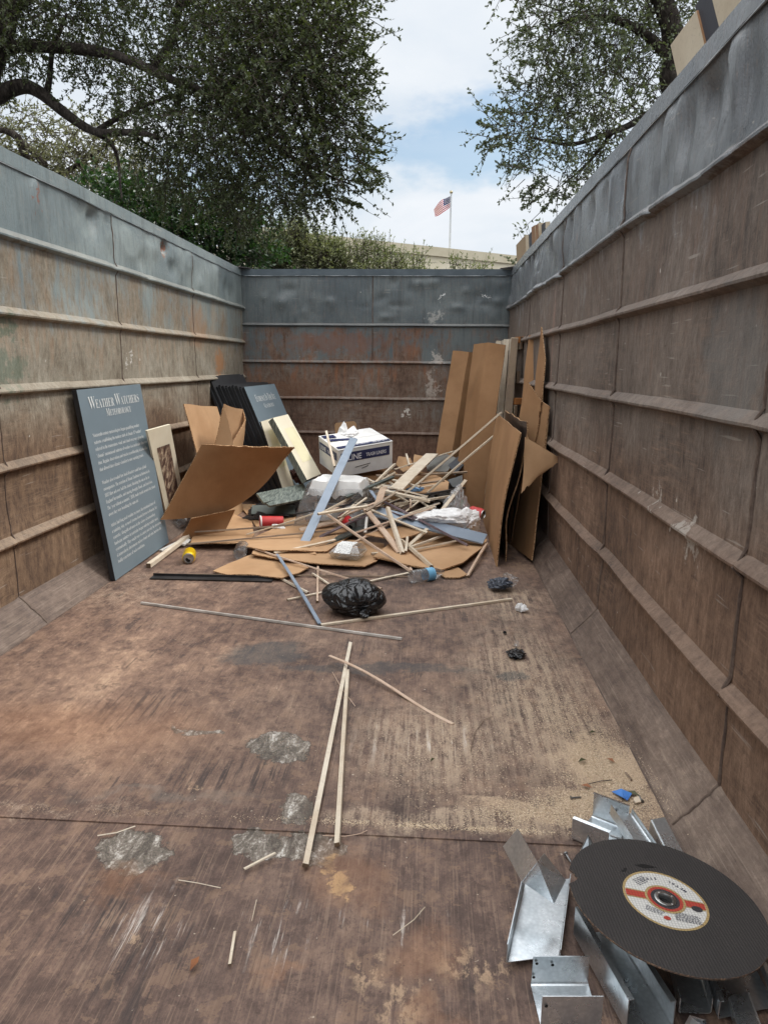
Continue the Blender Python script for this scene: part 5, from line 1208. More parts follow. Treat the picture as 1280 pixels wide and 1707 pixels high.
# leaves
leafm = simple('dry_leaf', C(150, 98, 62), C(120, 76, 48), .7)
leafg = simple('olive_leaf', C(72, 74, 40), C(56, 58, 32), .6)
def leaf(px, py, ln, ang_, mat_, label, zz_=.006):
    c = F(px, py, zz_); d = V((math.cos(ang_), math.sin(ang_), .1)); s_ = V((-d.y, d.x, 0)); mb = MB()
    a, b = c-d*ln/2, c+d*ln/2
    mb.add([a, c+s_*ln*.24+V((0, 0, .005)), b, c-s_*ln*.24+V((0, 0, .005)), c], [(0, 4, 1), (1, 4, 2), (2, 4, 3), (3, 4, 0)])
    return tag(mb.build('fallen_leaf', mat_), label, 'leaf', 'fallen leaves')
leaf(325, 1606, .030, 1.3, leafm, 'orange-brown dry leaf on the bare floor at the lower left')
leaf(1054, 1323, .036, -.7, leafg, 'olive leaf next to the blue tape scrap')
leaf(970, 1268, .026, .4, leafg, 'olive leaf on the sawdust away from the tape')
leaf(1018, 1268, .024, 2.4, leafm, 'brown leaf on the sawdust near the corner plate')
leaf(977, 1311, .030, -.5, leafm, 'curled brown leaf left of the steel offcuts, in the sawdust')
leaf(987, 1221, .020, .2, leafg, 'dark leaf at the top of the sawdust')
leaf(721, 1267, .018, .8, leafg, 'dark curled leaf in the middle of the dusty floor')
# ------------------------------------------------------------------ steel offcuts bottom right
SG = 'cut steel channel offcuts by the disc'
def plate(mb, pts, th=.0014): mb.poly(pts, th)
def channel(label, O, L, Wd, up, fl, lip=0., fl2=None, holes=(), name='steel_offcut'):
    """O: web corner, L: length vector, Wd: web vector, up: flange direction (unit); flanges fl (at O side) and fl2"""
    mb = MB(); th = .0016; fl2 = fl if fl2 is None else fl2; l = L.normalized(); w = Wd.normalized(); r_ = .004
    prof = []
    if lip and fl: prof += [V((lip, fl))]
    if fl: prof += [V((0, fl)), V((0, r_)), V((r_*.3, r_*.3)), V((r_, 0))]
    else: prof += [V((0, 0))]
    W_ = Wd.length
    if fl2: prof += [V((W_-r_, 0)), V((W_-r_*.3, r_*.3)), V((W_, r_)), V((W_, fl2))]
    else: prof += [V((W_, 0))]
    if lip and fl2: prof += [V((W_-lip, fl2))]
    k = 5; rows = []
    for i in range(k+1):
        t = i/k
        rows.append([O+L*t+w*p.x+up*p.y+(l*.003*mnoise.noise(V((p.x*60, p.y*60, i*1.))) if i in (0, k) else V((0, 0, 0))) for p in prof])
    m = len(prof)
    def fn(u, v):
        i = min(int(round(u*k)), k); j = min(int(round(v*(m-1))), m-1); return rows[i][j]
    mb.sheet(fn, k, m-1, th)
    o = tag(mb.build(name, galv_m), label, 'steel offcut', SG)
    for (a, b, c) in holes:                       # screw holes: on web (0) or flange 1/2
        base_ = O+L*a+(Wd*b if c == 0 else up*b*(fl if c == 1 else fl2)+(V((0, 0, 0)) if c == 1 else Wd))
        n_ = up if c == 0 else w
        for s_ in (1, -1):
            q = base_+n_*(.0012*s_ if s_ > 0 else -.0032); e1 = l*.0028; e2 = (w if c == 0 else up)*.0028
            h_ = MB(); h_.add([q+e1*math.cos(t)+e2*math.sin(t) for t in [i*math.pi/5 for i in range(10)]], [tuple(range(10))]); h_.build('screw_hole', hole_m, o)
    return o
Zu = V((0, 0, 1))
def fl(px, py, z=.003): return F(px, py, z)
# square U piece at the far edge of the group
a, b, c = fl(952, 1398), fl(1012, 1423), fl(985, 1362)
w_ = (c-a)*1.05
channel('upright U-shaped steel offcut at the far end of the group, open upwards', a, b-a, w_, Zu, .052, .006, .062, holes=((.52, .45, 2), (.66, .62, 2), (.66, .2, 2)))
# tent-like bent piece resting on the wide plate
def tri_plates(label, faces):
    mb = MB()
    for p in faces: mb.poly(p, .0016)
    return tag(mb.build('steel_offcut', galv_m), label, 'steel offcut', SG)
A1, A2, A3, A4 = F(862, 1381, .125), F(838, 1411, .075), F(869, 1470, .075), F(895, 1437, .125)
B1, B2, B3 = F(907, 1423, .115), F(943, 1467, .085), F(923, 1507, .05)
tri_plates('steel offcut folded like a roof, standing on the wide flat offcut', [[A1, A2, A3, A4], [A4, F(870, 1470, .07), B3], [A4, B3, B2, B1]])
# wide flat piece, web up
a, b = F(843, 1606, .010), F(872, 1474, .010); c = F(934, 1594, .010)
channel('wide flat steel offcut with a raised left edge, under the folded one', a, b-a, c-a, Zu, .040, .0, .012)
# shallow tray in front
a, b, c = F(892, 1702, .004), F(990, 1700, .004), F(886, 1636, .03)
a = F(900, 1712, .004); b = F(1000, 1712, .004); c = F(885, 1640, .004); 
channel('U-shaped steel offcut nearest the camera with two punched holes', a, b-a, (c-a), Zu, .060, .0, .055, holes=((.07, .72, 1), (.07, .80, 2), (.03, .3, 2), (.35, .75, 2)))
# long channel running under the disc
a, b = F(1042, 1722, .004), F(955, 1560, .004); c = F(1122, 1712, .004)
channel('long steel channel running under the disc, its bright edge turned up', a, b-a, c-a, Zu, .062, .010, .05)
# narrow tracks behind the disc
a, b = F(1100, 1425, .05), F(1052, 1356, .05); c = F(1062, 1430, .05)
channel('left of two narrow steel tracks sticking out behind the disc', a, b-a, (c-a), Zu, .012, .0, .03)
a, b = F(1146, 1432, .05), F(1109, 1362, .05); c = F(1118, 1437, .05)
channel('right of two narrow steel tracks sticking out behind the disc', a, b-a, (c-a), -Zu, .028, .0, .028)
a, b = F(1046, 1420, .03), F(1040, 1385, .03); c = F(1062, 1418, .03)
channel('short rounded steel piece between the U-shaped offcut and the disc', a, b-a, c-a, -Zu, .02, .0, .02)
tri_plates('small pointed steel tab beside the left edge of the disc', [[F(967, 1418, .03), F(982, 1422, .03), F(990, 1409, .035), F(980, 1391, .06)]])
# dark channels at the lower right corner
a, b = F(1195, 1700, .01), F(1165, 1612, .01); c = F(1292, 1678, .01)
channel('dark steel channel under the lower right of the disc', a, b-a, c-a, Zu, .035, .008, .035)
a, b = F(1240, 1735, .028), F(1215, 1662, .028); c = F(1275, 1726, .028)
a2, b2, c2 = F(1130, 1690, .004), F(1110, 1600, .004), F(1185, 1690, .004)
channel('steel offcut lying in the shade below the disc', a2, b2-a2, c2-a2, Zu, .03, .0, .03, holes=((.3, .5, 0), (.6, .4, 0)))
channel('narrow steel track in the lower right corner', a, b-a, c-a, -Zu, .018, .0, .018)
tri_plates('small pale steel scrap at the bottom edge, right of the long channel', [[F(1138, 1712, .004), F(1178, 1712, .004), F(1175, 1700, .004), F(1149, 1692, .012)]])

# ------------------------------------------------------------------ the cutting disc
Cc = V((.4405, 1.097, .107)); nrm_ = V((.080, .036, .996)).normalized(); Rr = .168
e1 = V((1, 0, 0)); e1 = (e1-nrm_*e1.dot(nrm_)).normalized(); e2 = nrm_.cross(e1)
def dp(r, t, h=0.): return Cc+e1*(r*math.cos(t))+e2*(r*math.sin(t))+nrm_*h
gd = newmat('abrasive_disc'); P = gd.pos()
gx = gd.m('DOT_PRODUCT' if False else 'ADD', 0., 0.); xs_, ys_, zs_ = gd.sep(P)
wv = gd.m('SINE', gd.m('MULTIPLY', gd.m('ADD', xs_, gd.m('MULTIPLY', ys_, .05)), 1150.)); wv2 = gd.m('SINE', gd.m('MULTIPLY', ys_, 900.))
gr_ = gd.noise(P, 520, 2, .7); bgn = gd.noise(P, 9, 4, .6)
colr = gd.mix(gd.ss(wv, .2, 1., 0, .55), C(52, 49, 48), C(76, 71, 68)); colr = gd.mix(gd.ss(gr_, .62, .72, 0, .5), colr, C(110, 100, 92)); colr = gd.mix(gd.ss(bgn, .4, .65, 0, .25), colr, C(44, 42, 42))
fin(gd, colr, .82, 0, gd.bump(gd.m('ADD', gd.m('MULTIPLY', wv, .35), gd.m('ADD', gd.m('MULTIPLY', wv2, .12), gr_)), .55, .0012), .3)
rimm = newmat('abrasive_rim'); P = rimm.pos(); fin(rimm, rimm.ramp(rimm.noise(P, 260, 3, .7), [(.45, C(58, 50, 46)), (.6, C(116, 92, 72)), (.7, C(170, 140, 110))]), .9)
disc = thing('cutting_disc', 'large black cutting disc with a chipped edge and cream label, on steel offcuts', 'cutting disc', Cc-V((0, 0, .01)))
N_ = 180; t0 = math.pi-.02
def drad(t):
    d = (t-(t0-.17)+math.pi) % (2*math.pi)-math.pi
    r_ = Rr-.0006*abs(mnoise.noise(V((t*40, 0, 0))))
    if abs(d) < .12: 
        k = (1-abs(d)/.12); r_ -= .022*k**.7*(.8+.5*mnoise.noise(V((t*26, 1, 0))))
    return r_
inner = .0145
mb = MB(); ts = [2*math.pi*i/N_ for i in range(N_)]
lev = [inner, .05, .10, .14]
top = [[dp(r_, t, .0018) for t in ts] for r_ in lev]+[[dp(drad(t)-.0006, t, .0018) for t in ts], [dp(drad(t), t, .0012) for t in ts], [dp(drad(t), t, -.0012) for t in ts], [dp(drad(t)-.0006, t, -.0018) for t in ts], [dp(inner, t, -.0018) for t in ts]]
vs = [p for L in top for p in L]
for a_ in range(len(top)-1):
    fs = [(a_*N_+i, (a_+1)*N_+i, (a_+1)*N_+(i+1) % N_, a_*N_+(i+1) % N_) for i in range(N_)]
    o_ = len(mb.v) if a_ else 0
    if a_ == 0: mb.v += [V(p) for p in vs]
    mb.f += [list(f) for f in fs]; mb.mi += [1 if a_ in (4, 5, 6) else 0]*N_
mb.build('wheel', [gd.mat, rimm.mat], disc, smooth=True)
# label: cream circle, golden border, red band, rings, bushing
lab_m = newmat('disc_label_paper'); P = lab_m.pos(); x, y, z = lab_m.sep(P)
wv = lab_m.m('SINE', lab_m.m('MULTIPLY', x, 1150.)); wy = lab_m.m('SINE', lab_m.m('MULTIPLY', y, 1150.))
mesh_ = lab_m.mx(lab_m.ss(wv, .55, .95), lab_m.ss(wy, .65, .95)); 
def woven(name, c):
    g = newmat(name); P = g.pos(); x, y, z = g.sep(P)
    wv = g.m('SINE', g.m('MULTIPLY', x, 1150.)); wy = g.m('SINE', g.m('MULTIPLY', y, 1150.)); k = g.mx(g.ss(wv, .45, .95), g.ss(wy, .6, .95))
    return fin(g, g.mix(g.m('MULTIPLY', k, .55), c, tuple(q*.45 for q in c)), .6, 0, g.bump(k, .3, .001), .4)
cream_l, gold_l, red_l, dark_l, ink_l = woven('label_cream', C(206, 204, 198)), woven('label_gold', C(170, 146, 100)), woven('label_red', C(172, 66, 52)), woven('label_black', C(56, 54, 56)), simple('label_ink', C(52, 54, 70), C(66, 66, 80), .7)
lab = thing  # (helper reuse below)
RL = .0725
def ring(mb, r0, r1, h, n=90):
    a_ = [dp(r0, 2*math.pi*i/n, h) for i in range(n)]+[dp(r1, 2*math.pi*i/n, h) for i in range(n)]
    mb.add(a_, [(i, i+n, (i+1) % n+n, (i+1) % n) for i in range(n)])
mb = MB(); ring(mb, .0145, RL-.0045, .0022); lb = mb.build('label', cream_l, disc)
mb = MB(); ring(mb, RL-.0045, RL, .0022); mb.build('border', gold_l, lb)
band_a = -.12
def bandpt(s_, w): d = e1*math.cos(band_a)+e2*math.sin(band_a); q = e2*math.cos(band_a)-e1*math.sin(band_a); return Cc+d*s_+q*w+nrm_*.0025
for sg in (1, -1):
    mb = MB(); p = [bandpt(sg*.030, -.0078), bandpt(sg*.0675, -.0078), bandpt(sg*.0675, .0078), bandpt(sg*.030, .0078)]; mb.add(p if sg > 0 else p[::-1], [(0, 1, 2, 3)]); mb.build('red_band', red_l, lb)
    for w_ in (-.0094, .0094):
        mb = MB(); p = [bandpt(sg*.030, w_-.0012), bandpt(sg*.0665, w_-.0012), bandpt(sg*.0665, w_+.0012), bandpt(sg*.030, w_+.0012)]; mb.add(p if sg > 0 else p[::-1], [(0, 1, 2, 3)]); mb.build('gold_line', gold_l, lb)
for r0, r1, m_, h_, nm in ((.0300, .0345, gold_l, .0028, 'gold_ring'), (.0245, .0302, red_l, .0030, 'red_ring'), (.0165, .0246, dark_l, .0030, 'black_ring')):
    mb = MB(); ring(mb, r0, r1, h_); mb.build(nm, m_, lb)
mb = MB(); Md = Matrix((e1, e2, nrm_)).transposed().to_4x4(); Md = Matrix.Translation(Cc) @ Md
mb.lathe([(.0185, .0031), (.0185, .0040), (.0175, .0045), (.0125, .0045), (.0122, .004), (.0122, -.006)], Md, 40); bush = mb.build('bushing', alu_m, disc, smooth=True)
for i in range(4):
    t = .5+i*math.pi/2; mb = MB(); c_ = dp(.0152, t, .0046); mb.add([c_+e1*.0012*math.cos(q)+e2*.0012*math.sin(q) for q in [j*math.pi/5 for j in range(10)]], [tuple(range(10))]); mb.build('dimple', white_m, bush)
mb = MB(); mb.add([dp(.0122, 2*math.pi*i/40, -.0055) for i in range(40)], [tuple(range(40))]); mb.build('bore', hole_m, bush)
# lettering, upside down as it lies
def arc_text(mb, t, rad_, a0, size, flip=1):
    for i, ch in enumerate(t):
        if ch == ' ': continue
        vs, fs = text_geo(ch, 1., .02); th_ = a0+flip*i*size*.95/rad_; c_ = dp(rad_, th_, .0027)
        tx = (-e1*math.sin(th_)+e2*math.cos(th_))*flip; ty = -(e1*math.cos(th_)+e2*math.sin(th_))*flip
        mb.add([c_+tx*(p.x*size)+ty*(p.y*size) for p in vs], fs)
for wd_, a_ in (('METAL', .50), ('STEEL', 1.55)):
    mb = MB(); arc_text(mb, wd_, .0555, a_, .0085); mb.build('lettering', ink_l, lb)
rl = random.Random(3); mb = MB()
def rows(mb, cx, cy, n, wid, dy, rot):
    d = e1*math.cos(rot)+e2*math.sin(rot); q = e2*math.cos(rot)-e1*math.sin(rot)
    for i in range(n):
        x = -wid/2
        while x < wid/2:
            l = rl.uniform(.0015, .005); c_ = Cc+e1*cx+e2*cy+d*(x)+q*(dy*(n/2-i))+nrm_*.0027
            mb.add([c_, c_+d*l, c_+d*l+q*.0014, c_+q*.0014], [(0, 1, 2, 3)]); x += l+.0012
rows(mb, .024, -.044, 7, .040, .0030, -.12); rows(mb, -.030, -.034, 4, .028, .0034, -.45); rows(mb, -.030, .040, 5, .024, .0036, .6)
mb.build('small_print', ink_l, lb)
for cx, cy, m_, rx, nm in ((-.012, -.0475, red_l, .0062, 'red_mark'), (.050, -.016, dark_l, .0095, 'black_oval')):
    mb = MB(); c_ = Cc+e1*cx+e2*cy+nrm_*.0030; mb.add([c_+e1*rx*math.cos(t)+e2*rx*.75*math.sin(t) for t in [i*math.pi/10 for i in range(20)]], [tuple(range(20))]); mb.build(nm, m_, lb)
blot_m = simple('black_gouge', C(16, 15, 16), C(12, 12, 12), .5)
for pts in ([(-.030, .086), (-.012, .092), (.004, .090), (.014, .087), (.000, .083), (-.016, .080)], [(-.056, .068), (-.048, .076), (-.050, .064), (-.062, .062)]):
    mb = MB(); mb.add([Cc+e1*x+e2*y+nrm_*.0021 for x, y in pts], [tuple(range(len(pts)))]); mb.build('gouge', blot_m, disc)
# bits on the sawdust
mb = MB(); p = [F(1019, 1320, .004), F(1035, 1315, .016), F(1053, 1323, .010), F(1045, 1335, .006), F(1040, 1331, .012)]
mb.poly(p, .001); tag(mb.build('tape_scrap', bluet_m), 'torn blue tape scrap lying on the sawdust', 'tape')
def screw(px, py, ang_, label):
    c_ = F(px, py, .004); d = V((math.cos(ang_), math.sin(ang_), 0)); mb = MB()
    mb.tube([c_, c_+d*.022, c_+d*.026], [.0021, .0021, .0004], 8); mb.tube([c_-d*.002, c_, c_+d*.0015], [.0052, .0050, .0024], 12)
    return tag(mb.build('screw', screw_m, smooth=True), label, 'screw', 'loose screws')
screw(943, 1424, -1.35, 'loose screw on the floor left of the disc')
screw(952, 1330, .2, 'loose screw at the left edge of the sawdust')
screw(1069, 1335, 1.6, 'loose screw right of the blue tape scrap')
screw(1035, 1399, 2.6, 'loose screw tucked between the offcuts behind the disc')
mb = MB(); mb.poly([F(x, y, .008) for x, y in ((1055, 1330), (1064, 1327), (1068, 1336), (1058, 1338))][::-1], .003); tag(mb.build('wood_chip', M['w']), 'tiny square wood chip beside the blue tape scrap', 'wood chip')

# ------------------------------------------------------------------ sawdust and crumbs (nobody could count them)
def grains(name, spots, n, smin, smax, mat_, seed, flat_=.4):
    R_ = np.random.default_rng(seed); vs = []; fs = []
    pr = np.array([s[4] for s in spots]); idx = R_.choice(len(spots), n, p=pr/pr.sum())
    for k in range(n):
        px, py, rx, ry, _ = spots[idx[k]]; c = F(px, py); q = R_.normal(0, .5, 2); x, y = c.x+q[0]*rx, c.y+q[1]*ry
        if y < .5 or y > YB-.05: continue
        dl, dr = x-(XL+CH), (XR-CH+.012)-x; z = 0.
        if dr < 0: z = min(-dr, CH)
        if dl < 0: z = min(-dl, CH)
        if z >= CH*.9: continue
        clump = mnoise.noise(V((x*9, y*9, seed*1.)))+.5*mnoise.noise(V((x*30, y*30, seed*2.)))
        if clump < -.15 and R_.random() < .8: continue
        if y > ys+.004 or y < ys-.03: pass
        s_ = R_.uniform(smin, smax); a = R_.uniform(0, 6.28); e = R_.uniform(.35, 1.); t_ = R_.normal(0, .5, 2)
        d = V((math.cos(a), math.sin(a), t_[0]*.5))*s_; q2 = V((-math.sin(a)*e, math.cos(a)*e, t_[1]*.5))*s_; c = V((x, y, z+s_*flat_-(.006 if y < ys else 0)))
        o = len(vs); vs += [c-d, c+q2*.8, c+d, c-q2*.8+V((0, 0, s_*.35))]; fs.append((o, o+1, o+2, o+3))
    ob = npmesh(name, np.array([tuple(v) for v in vs]), np.array(fs), mat_); return ob
sdm = newmat('sawdust_grain'); fin(sdm, sdm.ramp(sdm.noise(sdm.pos(), 420, 2, .6), [(.3, C(176, 150, 122)), (.5, C(208, 186, 158)), (.7, C(230, 214, 190))]), .85, spec=.2)
o = grains('sawdust', [(1005, 1290, .10, .20, 5), (1015, 1325, .10, .10, 4), (940, 1340, .14, .07, 2), (905, 1362, .2, .04, 1.6), (960, 1220, .12, .28, 2), (890, 1150, .2, .5, 1.2), (780, 1250, .22, .2, .7), (730, 1378, .35, .012, 1.4), (700, 1300, .2, .2, .4)], 46000, .0007, .0019, sdm.mat, 4)
tag(o, 'pale sawdust spread over the floor beside the right corner plate', 'sawdust', kind='stuff')
crm = newmat('floor_crumb'); fin(crm, crm.ramp(crm.noise(crm.pos(), 60, 2, .6), [(.35, C(90, 74, 62)), (.5, C(176, 150, 122)), (.62, C(206, 186, 160)), (.72, C(60, 50, 46))]), .9, spec=.2)
o = grains('dirt_crumbs', [(300, 1150, 1.0, .7, 2), (150, 1060, .4, .3, 1.5), (230, 990, .35, .2, 2), (600, 1200, 1.0, .9, 2), (300, 1520, .5, .3, 1), (690, 1520, .5, .3, 1), (1000, 1130, .12, .7, 1), (120, 1350, .5, .012, 1.2), (420, 1375, .4, .010, 1.2), (380, 930, .5, .3, 1), (840, 1000, .25, .4, 1.5), (470, 1245, .1, .08, .8), (460, 1405, .14, .07, .8), (225, 1410, .07, .06, .6)], 11000, .0005, .0018, crm.mat, 9)
tag(o, 'fine wood crumbs and grit strewn across the dumpster floor', 'debris', kind='stuff')
# ------------------------------------------------------------------ trees, hedge, shrubs
def leaf_mat(name, a, b, c, rough=.55, sc=38):
    g = newmat(name); P = g.pos(); n = g.noise(P, sc, 2, .6); n2_ = g.noise(P, 1.1, 4, .6)
    col = g.ramp(g.m('ADD', g.m('MULTIPLY', n, .7), g.m('MULTIPLY', n2_, .3)), [(.34, a), (.5, b), (.66, c)])
    m_ = fin(g, col, rough, 0, None, .5)
    t = g.nd('ShaderNodeBsdfTranslucent'); g.put(t.inputs[0], g.mix(1., col, (1.5, 1.6, .7), 'MULTIPLY'))
    mx_ = g.nd('ShaderNodeMixShader'); mx_.inputs[0].default_value = .22; g.put(mx_.inputs[1], g.b.outputs[0]); g.put(mx_.inputs[2], t.outputs[0]); g.put(g.out.inputs[0], mx_.outputs[0])
    return m_
oak_m = leaf_mat('oak_leaf', C(54, 62, 41), C(75, 84, 54), C(102, 109, 74))
oak2_m = leaf_mat('grey_oak_leaf', C(72, 81, 62), C(97, 106, 82), C(126, 133, 106))
sage_m = leaf_mat('sage_leaf', C(84, 86, 66), C(116, 116, 90), C(150, 148, 118))
hedge_m = leaf_mat('glossy_hedge_leaf', C(34, 54, 32), C(52, 80, 44), C(86, 116, 66), .3)
olive_m = leaf_mat('olive_shrub_leaf', C(88, 96, 66), C(124, 130, 94), C(158, 160, 124))
gb = newmat('bark'); P = gb.pos(); nb = gb.noise(gb.map(P, (1, 1, .5)), 26, 6, .7, .5)
fin(gb, gb.ramp(nb, [(.35, C(40, 35, 32)), (.5, C(66, 59, 54)), (.68, C(98, 90, 82))]), .9, 0, gb.bump(nb, .9, .03), .2); bark = gb.mat
gt = newmat('twig_bark'); fin(gt, C(74, 66, 58), .9, spec=.2); twig_m = gt.mat

def crown_twigs(clumps, seed, per, ln=(.22, .45), droop=.25):
    R_ = np.random.default_rng(seed); P0 = []; Dv = []; Ln = []
    for c, r in clumps:
        k = max(6, int(per*(r/.5)**2.2)); u = R_.normal(size=(k, 3)); u /= np.linalg.norm(u, axis=1)[:, None]
        rr = r*R_.random(k)**.45; p = np.array(c)+u*rr[:, None]*np.array([1, 1, .85])
        d = u*.7+R_.normal(size=(k, 3))*.55+np.array([0, 0, -droop]); d /= np.linalg.norm(d, axis=1)[:, None]
        P0.append(p); Dv.append(d); Ln.append(R_.uniform(*ln, k))
    return np.concatenate(P0), np.concatenate(Dv), np.concatenate(Ln)
def leaves_of(P0, Dv, Ln, seed, per, size, width=.5, spread=.9):
    R_ = np.random.default_rng(seed+100); n = len(P0)*per; i = np.repeat(np.arange(len(P0)), per)
    t = R_.random(n)**.7; base_ = P0[i]+Dv[i]*(Ln[i]*t)[:, None]
    d = Dv[i]*.6+R_.normal(size=(n, 3))*spread*.6; d /= np.linalg.norm(d, axis=1)[:, None]
    a = R_.normal(size=(n, 3))+np.array([0, 0, .8]); s_ = np.cross(d, a); s_ /= np.linalg.norm(s_, axis=1)[:, None]; nn = np.cross(s_, d)
    L = R_.uniform(size*.65, size*1.25, n)[:, None]; w = L*width*.5
    v = np.stack([base_, base_+d*L*.5+s_*w+nn*L*.07, base_+d*L, base_+d*L*.5-s_*w+nn*L*.07], 1).reshape(-1, 3)
    return v, np.arange(n*4).reshape(n, 4)
def twigs_of(P0, Dv, Ln, rad=.004):
    n = len(P0); ref = np.where(np.abs(Dv[:, 2:3]) < .9, np.array([[0, 0, 1.]]), np.array([[1., 0, 0]])); a = np.cross(Dv, ref); a /= np.linalg.norm(a, axis=1)[:, None]; b = np.cross(Dv, a)
    S = P0-Dv*(Ln*.25)[:, None]; E_ = P0+Dv*Ln[:, None]; vs = []
    for q, r_ in ((S, rad), (E_, rad*.35)):
        for k in range(3): vs.append(q+(a*math.cos(k*2.094)+b*math.sin(k*2.094))*r_)
    v = np.stack(vs, 1).reshape(-1, 3); o = (np.arange(n)*6)[:, None]
    f = np.concatenate([o+np.array([[k, (k+1) % 3, 3+(k+1) % 3, 3+k]]) for k in range(3)])
    return v, f
def limb(mb, pts, r0, r1, seed=0, n=9, sub=5):
    out = []; m = len(pts)
    for i in range(m-1):
        p0, p1, p2, p3 = pts[max(i-1, 0)], pts[i], pts[i+1], pts[min(i+2, m-1)]
        for k in range(sub):
            t = k/sub; out.append(.5*((2*p1)+(p2-p0)*t+(2*p0-5*p1+4*p2-p3)*t*t+(3*p1-p0-3*p2+p3)*t**3))
    out.append(pts[-1]); L = len(out)
    out = [p+V((mnoise.noise(p*2.1+V((seed, 0, 0))), mnoise.noise(p*2.1+V((0, seed, 5))), mnoise.noise(p*2.1+V((9, 0, seed)))))*r0*.5 for p in out]
    mb.tube(out, [(r0+(r1-r0)*i/(L-1))*(1+.12*mnoise.noise(V((i*.9, seed, 0)))) for i in range(L)], n); return out
def tree(name, label, loc, trunk_limbs, clumps, leafm_, seed, per, lper, size, group=None, width=.5, droop=.25, ln=(.22, .45), wand=(), cat='tree', trad=.004):
    r = thing(name, label, cat, loc, group); mb = MB()
    for i, (pts, r0, r1) in enumerate(trunk_limbs): limb(mb, pts, r0, r1, seed+i)
    if trunk_limbs: mb.build('trunk' if cat == 'tree' else 'stem', bark, r, smooth=True)
    P0, Dv, Ln = crown_twigs(clumps, seed, per, ln, droop)
    if len(wand):
        P0 = np.concatenate([P0, np.array([tuple(w[0]) for w in wand])]); dd = np.array([tuple(w[1]-w[0]) for w in wand]); l_ = np.linalg.norm(dd, axis=1); Dv = np.concatenate([Dv, dd/l_[:, None]]); Ln = np.concatenate([Ln, l_])
    npmesh('branches', *twigs_of(P0, Dv, Ln, trad), twig_m, r)
    npmesh('crown' if cat == 'tree' else 'foliage', *leaves_of(P0, Dv, Ln, seed, lper, size, width), leafm_, r)
    return r
def cl(*lst): return [(YY(px, py, d), r) for px, py, d, r in lst]

# big oak on the left
D0 = 7.6
T = lambda px, py, d=D0: YY(px, py, d)
g0 = V((-6.6, 7.6, -.32))
fork = T(-60, 190)
limbs = [([g0, V((-6.35, 7.5, 1.2)), fork, T(-20, 120), T(8, 20), T(20, -120)], .34, .16),
         ([fork, T(-15, 160), T(30, 146), T(70, 158), T(108, 192), T(150, 216), T(215, 222, 7.2), T(262, 228, 6.9)], .14, .03),
         ([T(-10, 80), T(60, 76), T(130, 82, 7.4), T(200, 96, 7.2), T(262, 120, 7.), T(300, 135, 6.9), T(345, 152, 6.8), T(395, 190, 6.7), T(450, 205, 6.6)], .095, .02),
         ([T(78, 160), T(84, 130), T(92, 80), T(110, 20)], .055, .02), ([T(150, 215), T(185, 240), T(198, 280), T(204, 330, 7.4)], .045, .012),
         ([T(160, 218), T(200, 195), T(250, 172, 7.3), T(330, 150, 7.4)], .05, .015), ([T(250, 118, 7.1), T(285, 70, 7.2), T(300, 10, 7.4), T(310, -80, 7.5)], .07, .03),
         ([T(300, 138), T(298, 160), T(292, 175)], .06, .045), ([T(345, 152, 6.8), T(420, 120, 6.5), T(500, 80, 6.4), T(560, 30, 6.4)], .045, .012), ([T(395, 190, 6.7), T(470, 250, 6.5), T(540, 290, 6.4), T(590, 310, 6.4)], .035, .008),
         ([T(300, 10, 7.4), T(380, -20, 7.), T(470, -10, 6.7)], .05, .02), ([T(8, 20), T(80, -30), T(180, -60)], .10, .05), ([T(215, 222, 7.2), T(270, 260), T(300, 330)], .022, .006)]
rc = random.Random(21); CL = []
for px, py, d, r in [(30, 20, 7.6, .6), (110, 25, 7.4, .55), (190, 20, 7.8, .6), (330, 30, 7.2, .6), (410, 20, 6.8, .65), (490, 20, 6.6, .6), (545, 40, 6.5, .45),
        (200, 120, 7.6, .45), (270, 165, 7.0, .42), (340, 110, 7.1, .5), (410, 100, 6.7, .6), (480, 90, 6.5, .6), (535, 105, 6.4, .44),
        (350, 190, 6.9, .5), (420, 190, 6.6, .6), (490, 180, 6.4, .6), (540, 190, 6.3, .46), (590, 230, 6.3, .22), (250, 200, 7.2, .34), (210, 180, 7.4, .28),
        (310, 240, 7.2, .4), (380, 260, 6.9, .48), (450, 260, 6.6, .52), (520, 260, 6.4, .48), (575, 275, 6.3, .34), (612, 275, 6.3, .12), (560, 320, 6.3, .2), (500, 315, 6.4, .28),
        (430, 320, 6.8, .36), (370, 330, 7.2, .38), (310, 310, 7.4, .3), (400, 365, 7.2, .24), (265, 270, 7.4, .24), (10, 60, 7.2, .4), (455, 330, 6.7, .22), (590, 60, 6.4, .22), (585, 150, 6.4, .22),
        (20, -90, 7.6, .8), (160, -110, 7.6, .8), (300, -100, 7.4, .8), (440, -100, 7., .8), (540, -60, 6.7, .55), (-120, 40, 7.6, .9), (-110, -120, 7.6, .9)]:
    CL.append((YY(px-(14 if px > 520 and py > 30 else 0), py, d), r))
wand = []
for (x0, y0, x1, y1) in [(560, 60, 608, 20), (570, 100, 612, 72), (560, 120, 645, 117), (580, 140, 625, 100), (575, 160, 612, 150), (590, 250, 640, 250), (600, 270, 645, 300), (590, 280, 620, 320), (580, 300, 640, 310), (600, 220, 632, 236), (550, 40, 590, -5), (560, 330, 600, 345), (500, 320, 500, 345), (540, 310, 555, 345)]:
    for k in range(3):
        d = 6.3+rc.uniform(-.2, .2); a, b = YY(x0, y0, d), YY(x1+rc.uniform(-6, 6), y1+rc.uniform(-6, 6), d); m_ = a.lerp(b, .5); wand += [(a, m_), (m_, b)]
for k in range(60):
    px = rc.uniform(220, 440); py = rc.uniform(260, 310); d = rc.uniform(6.9, 7.6); wand.append((YY(px, py, d), YY(px+rc.uniform(-12, 20), py+rc.uniform(40, 80), d)))
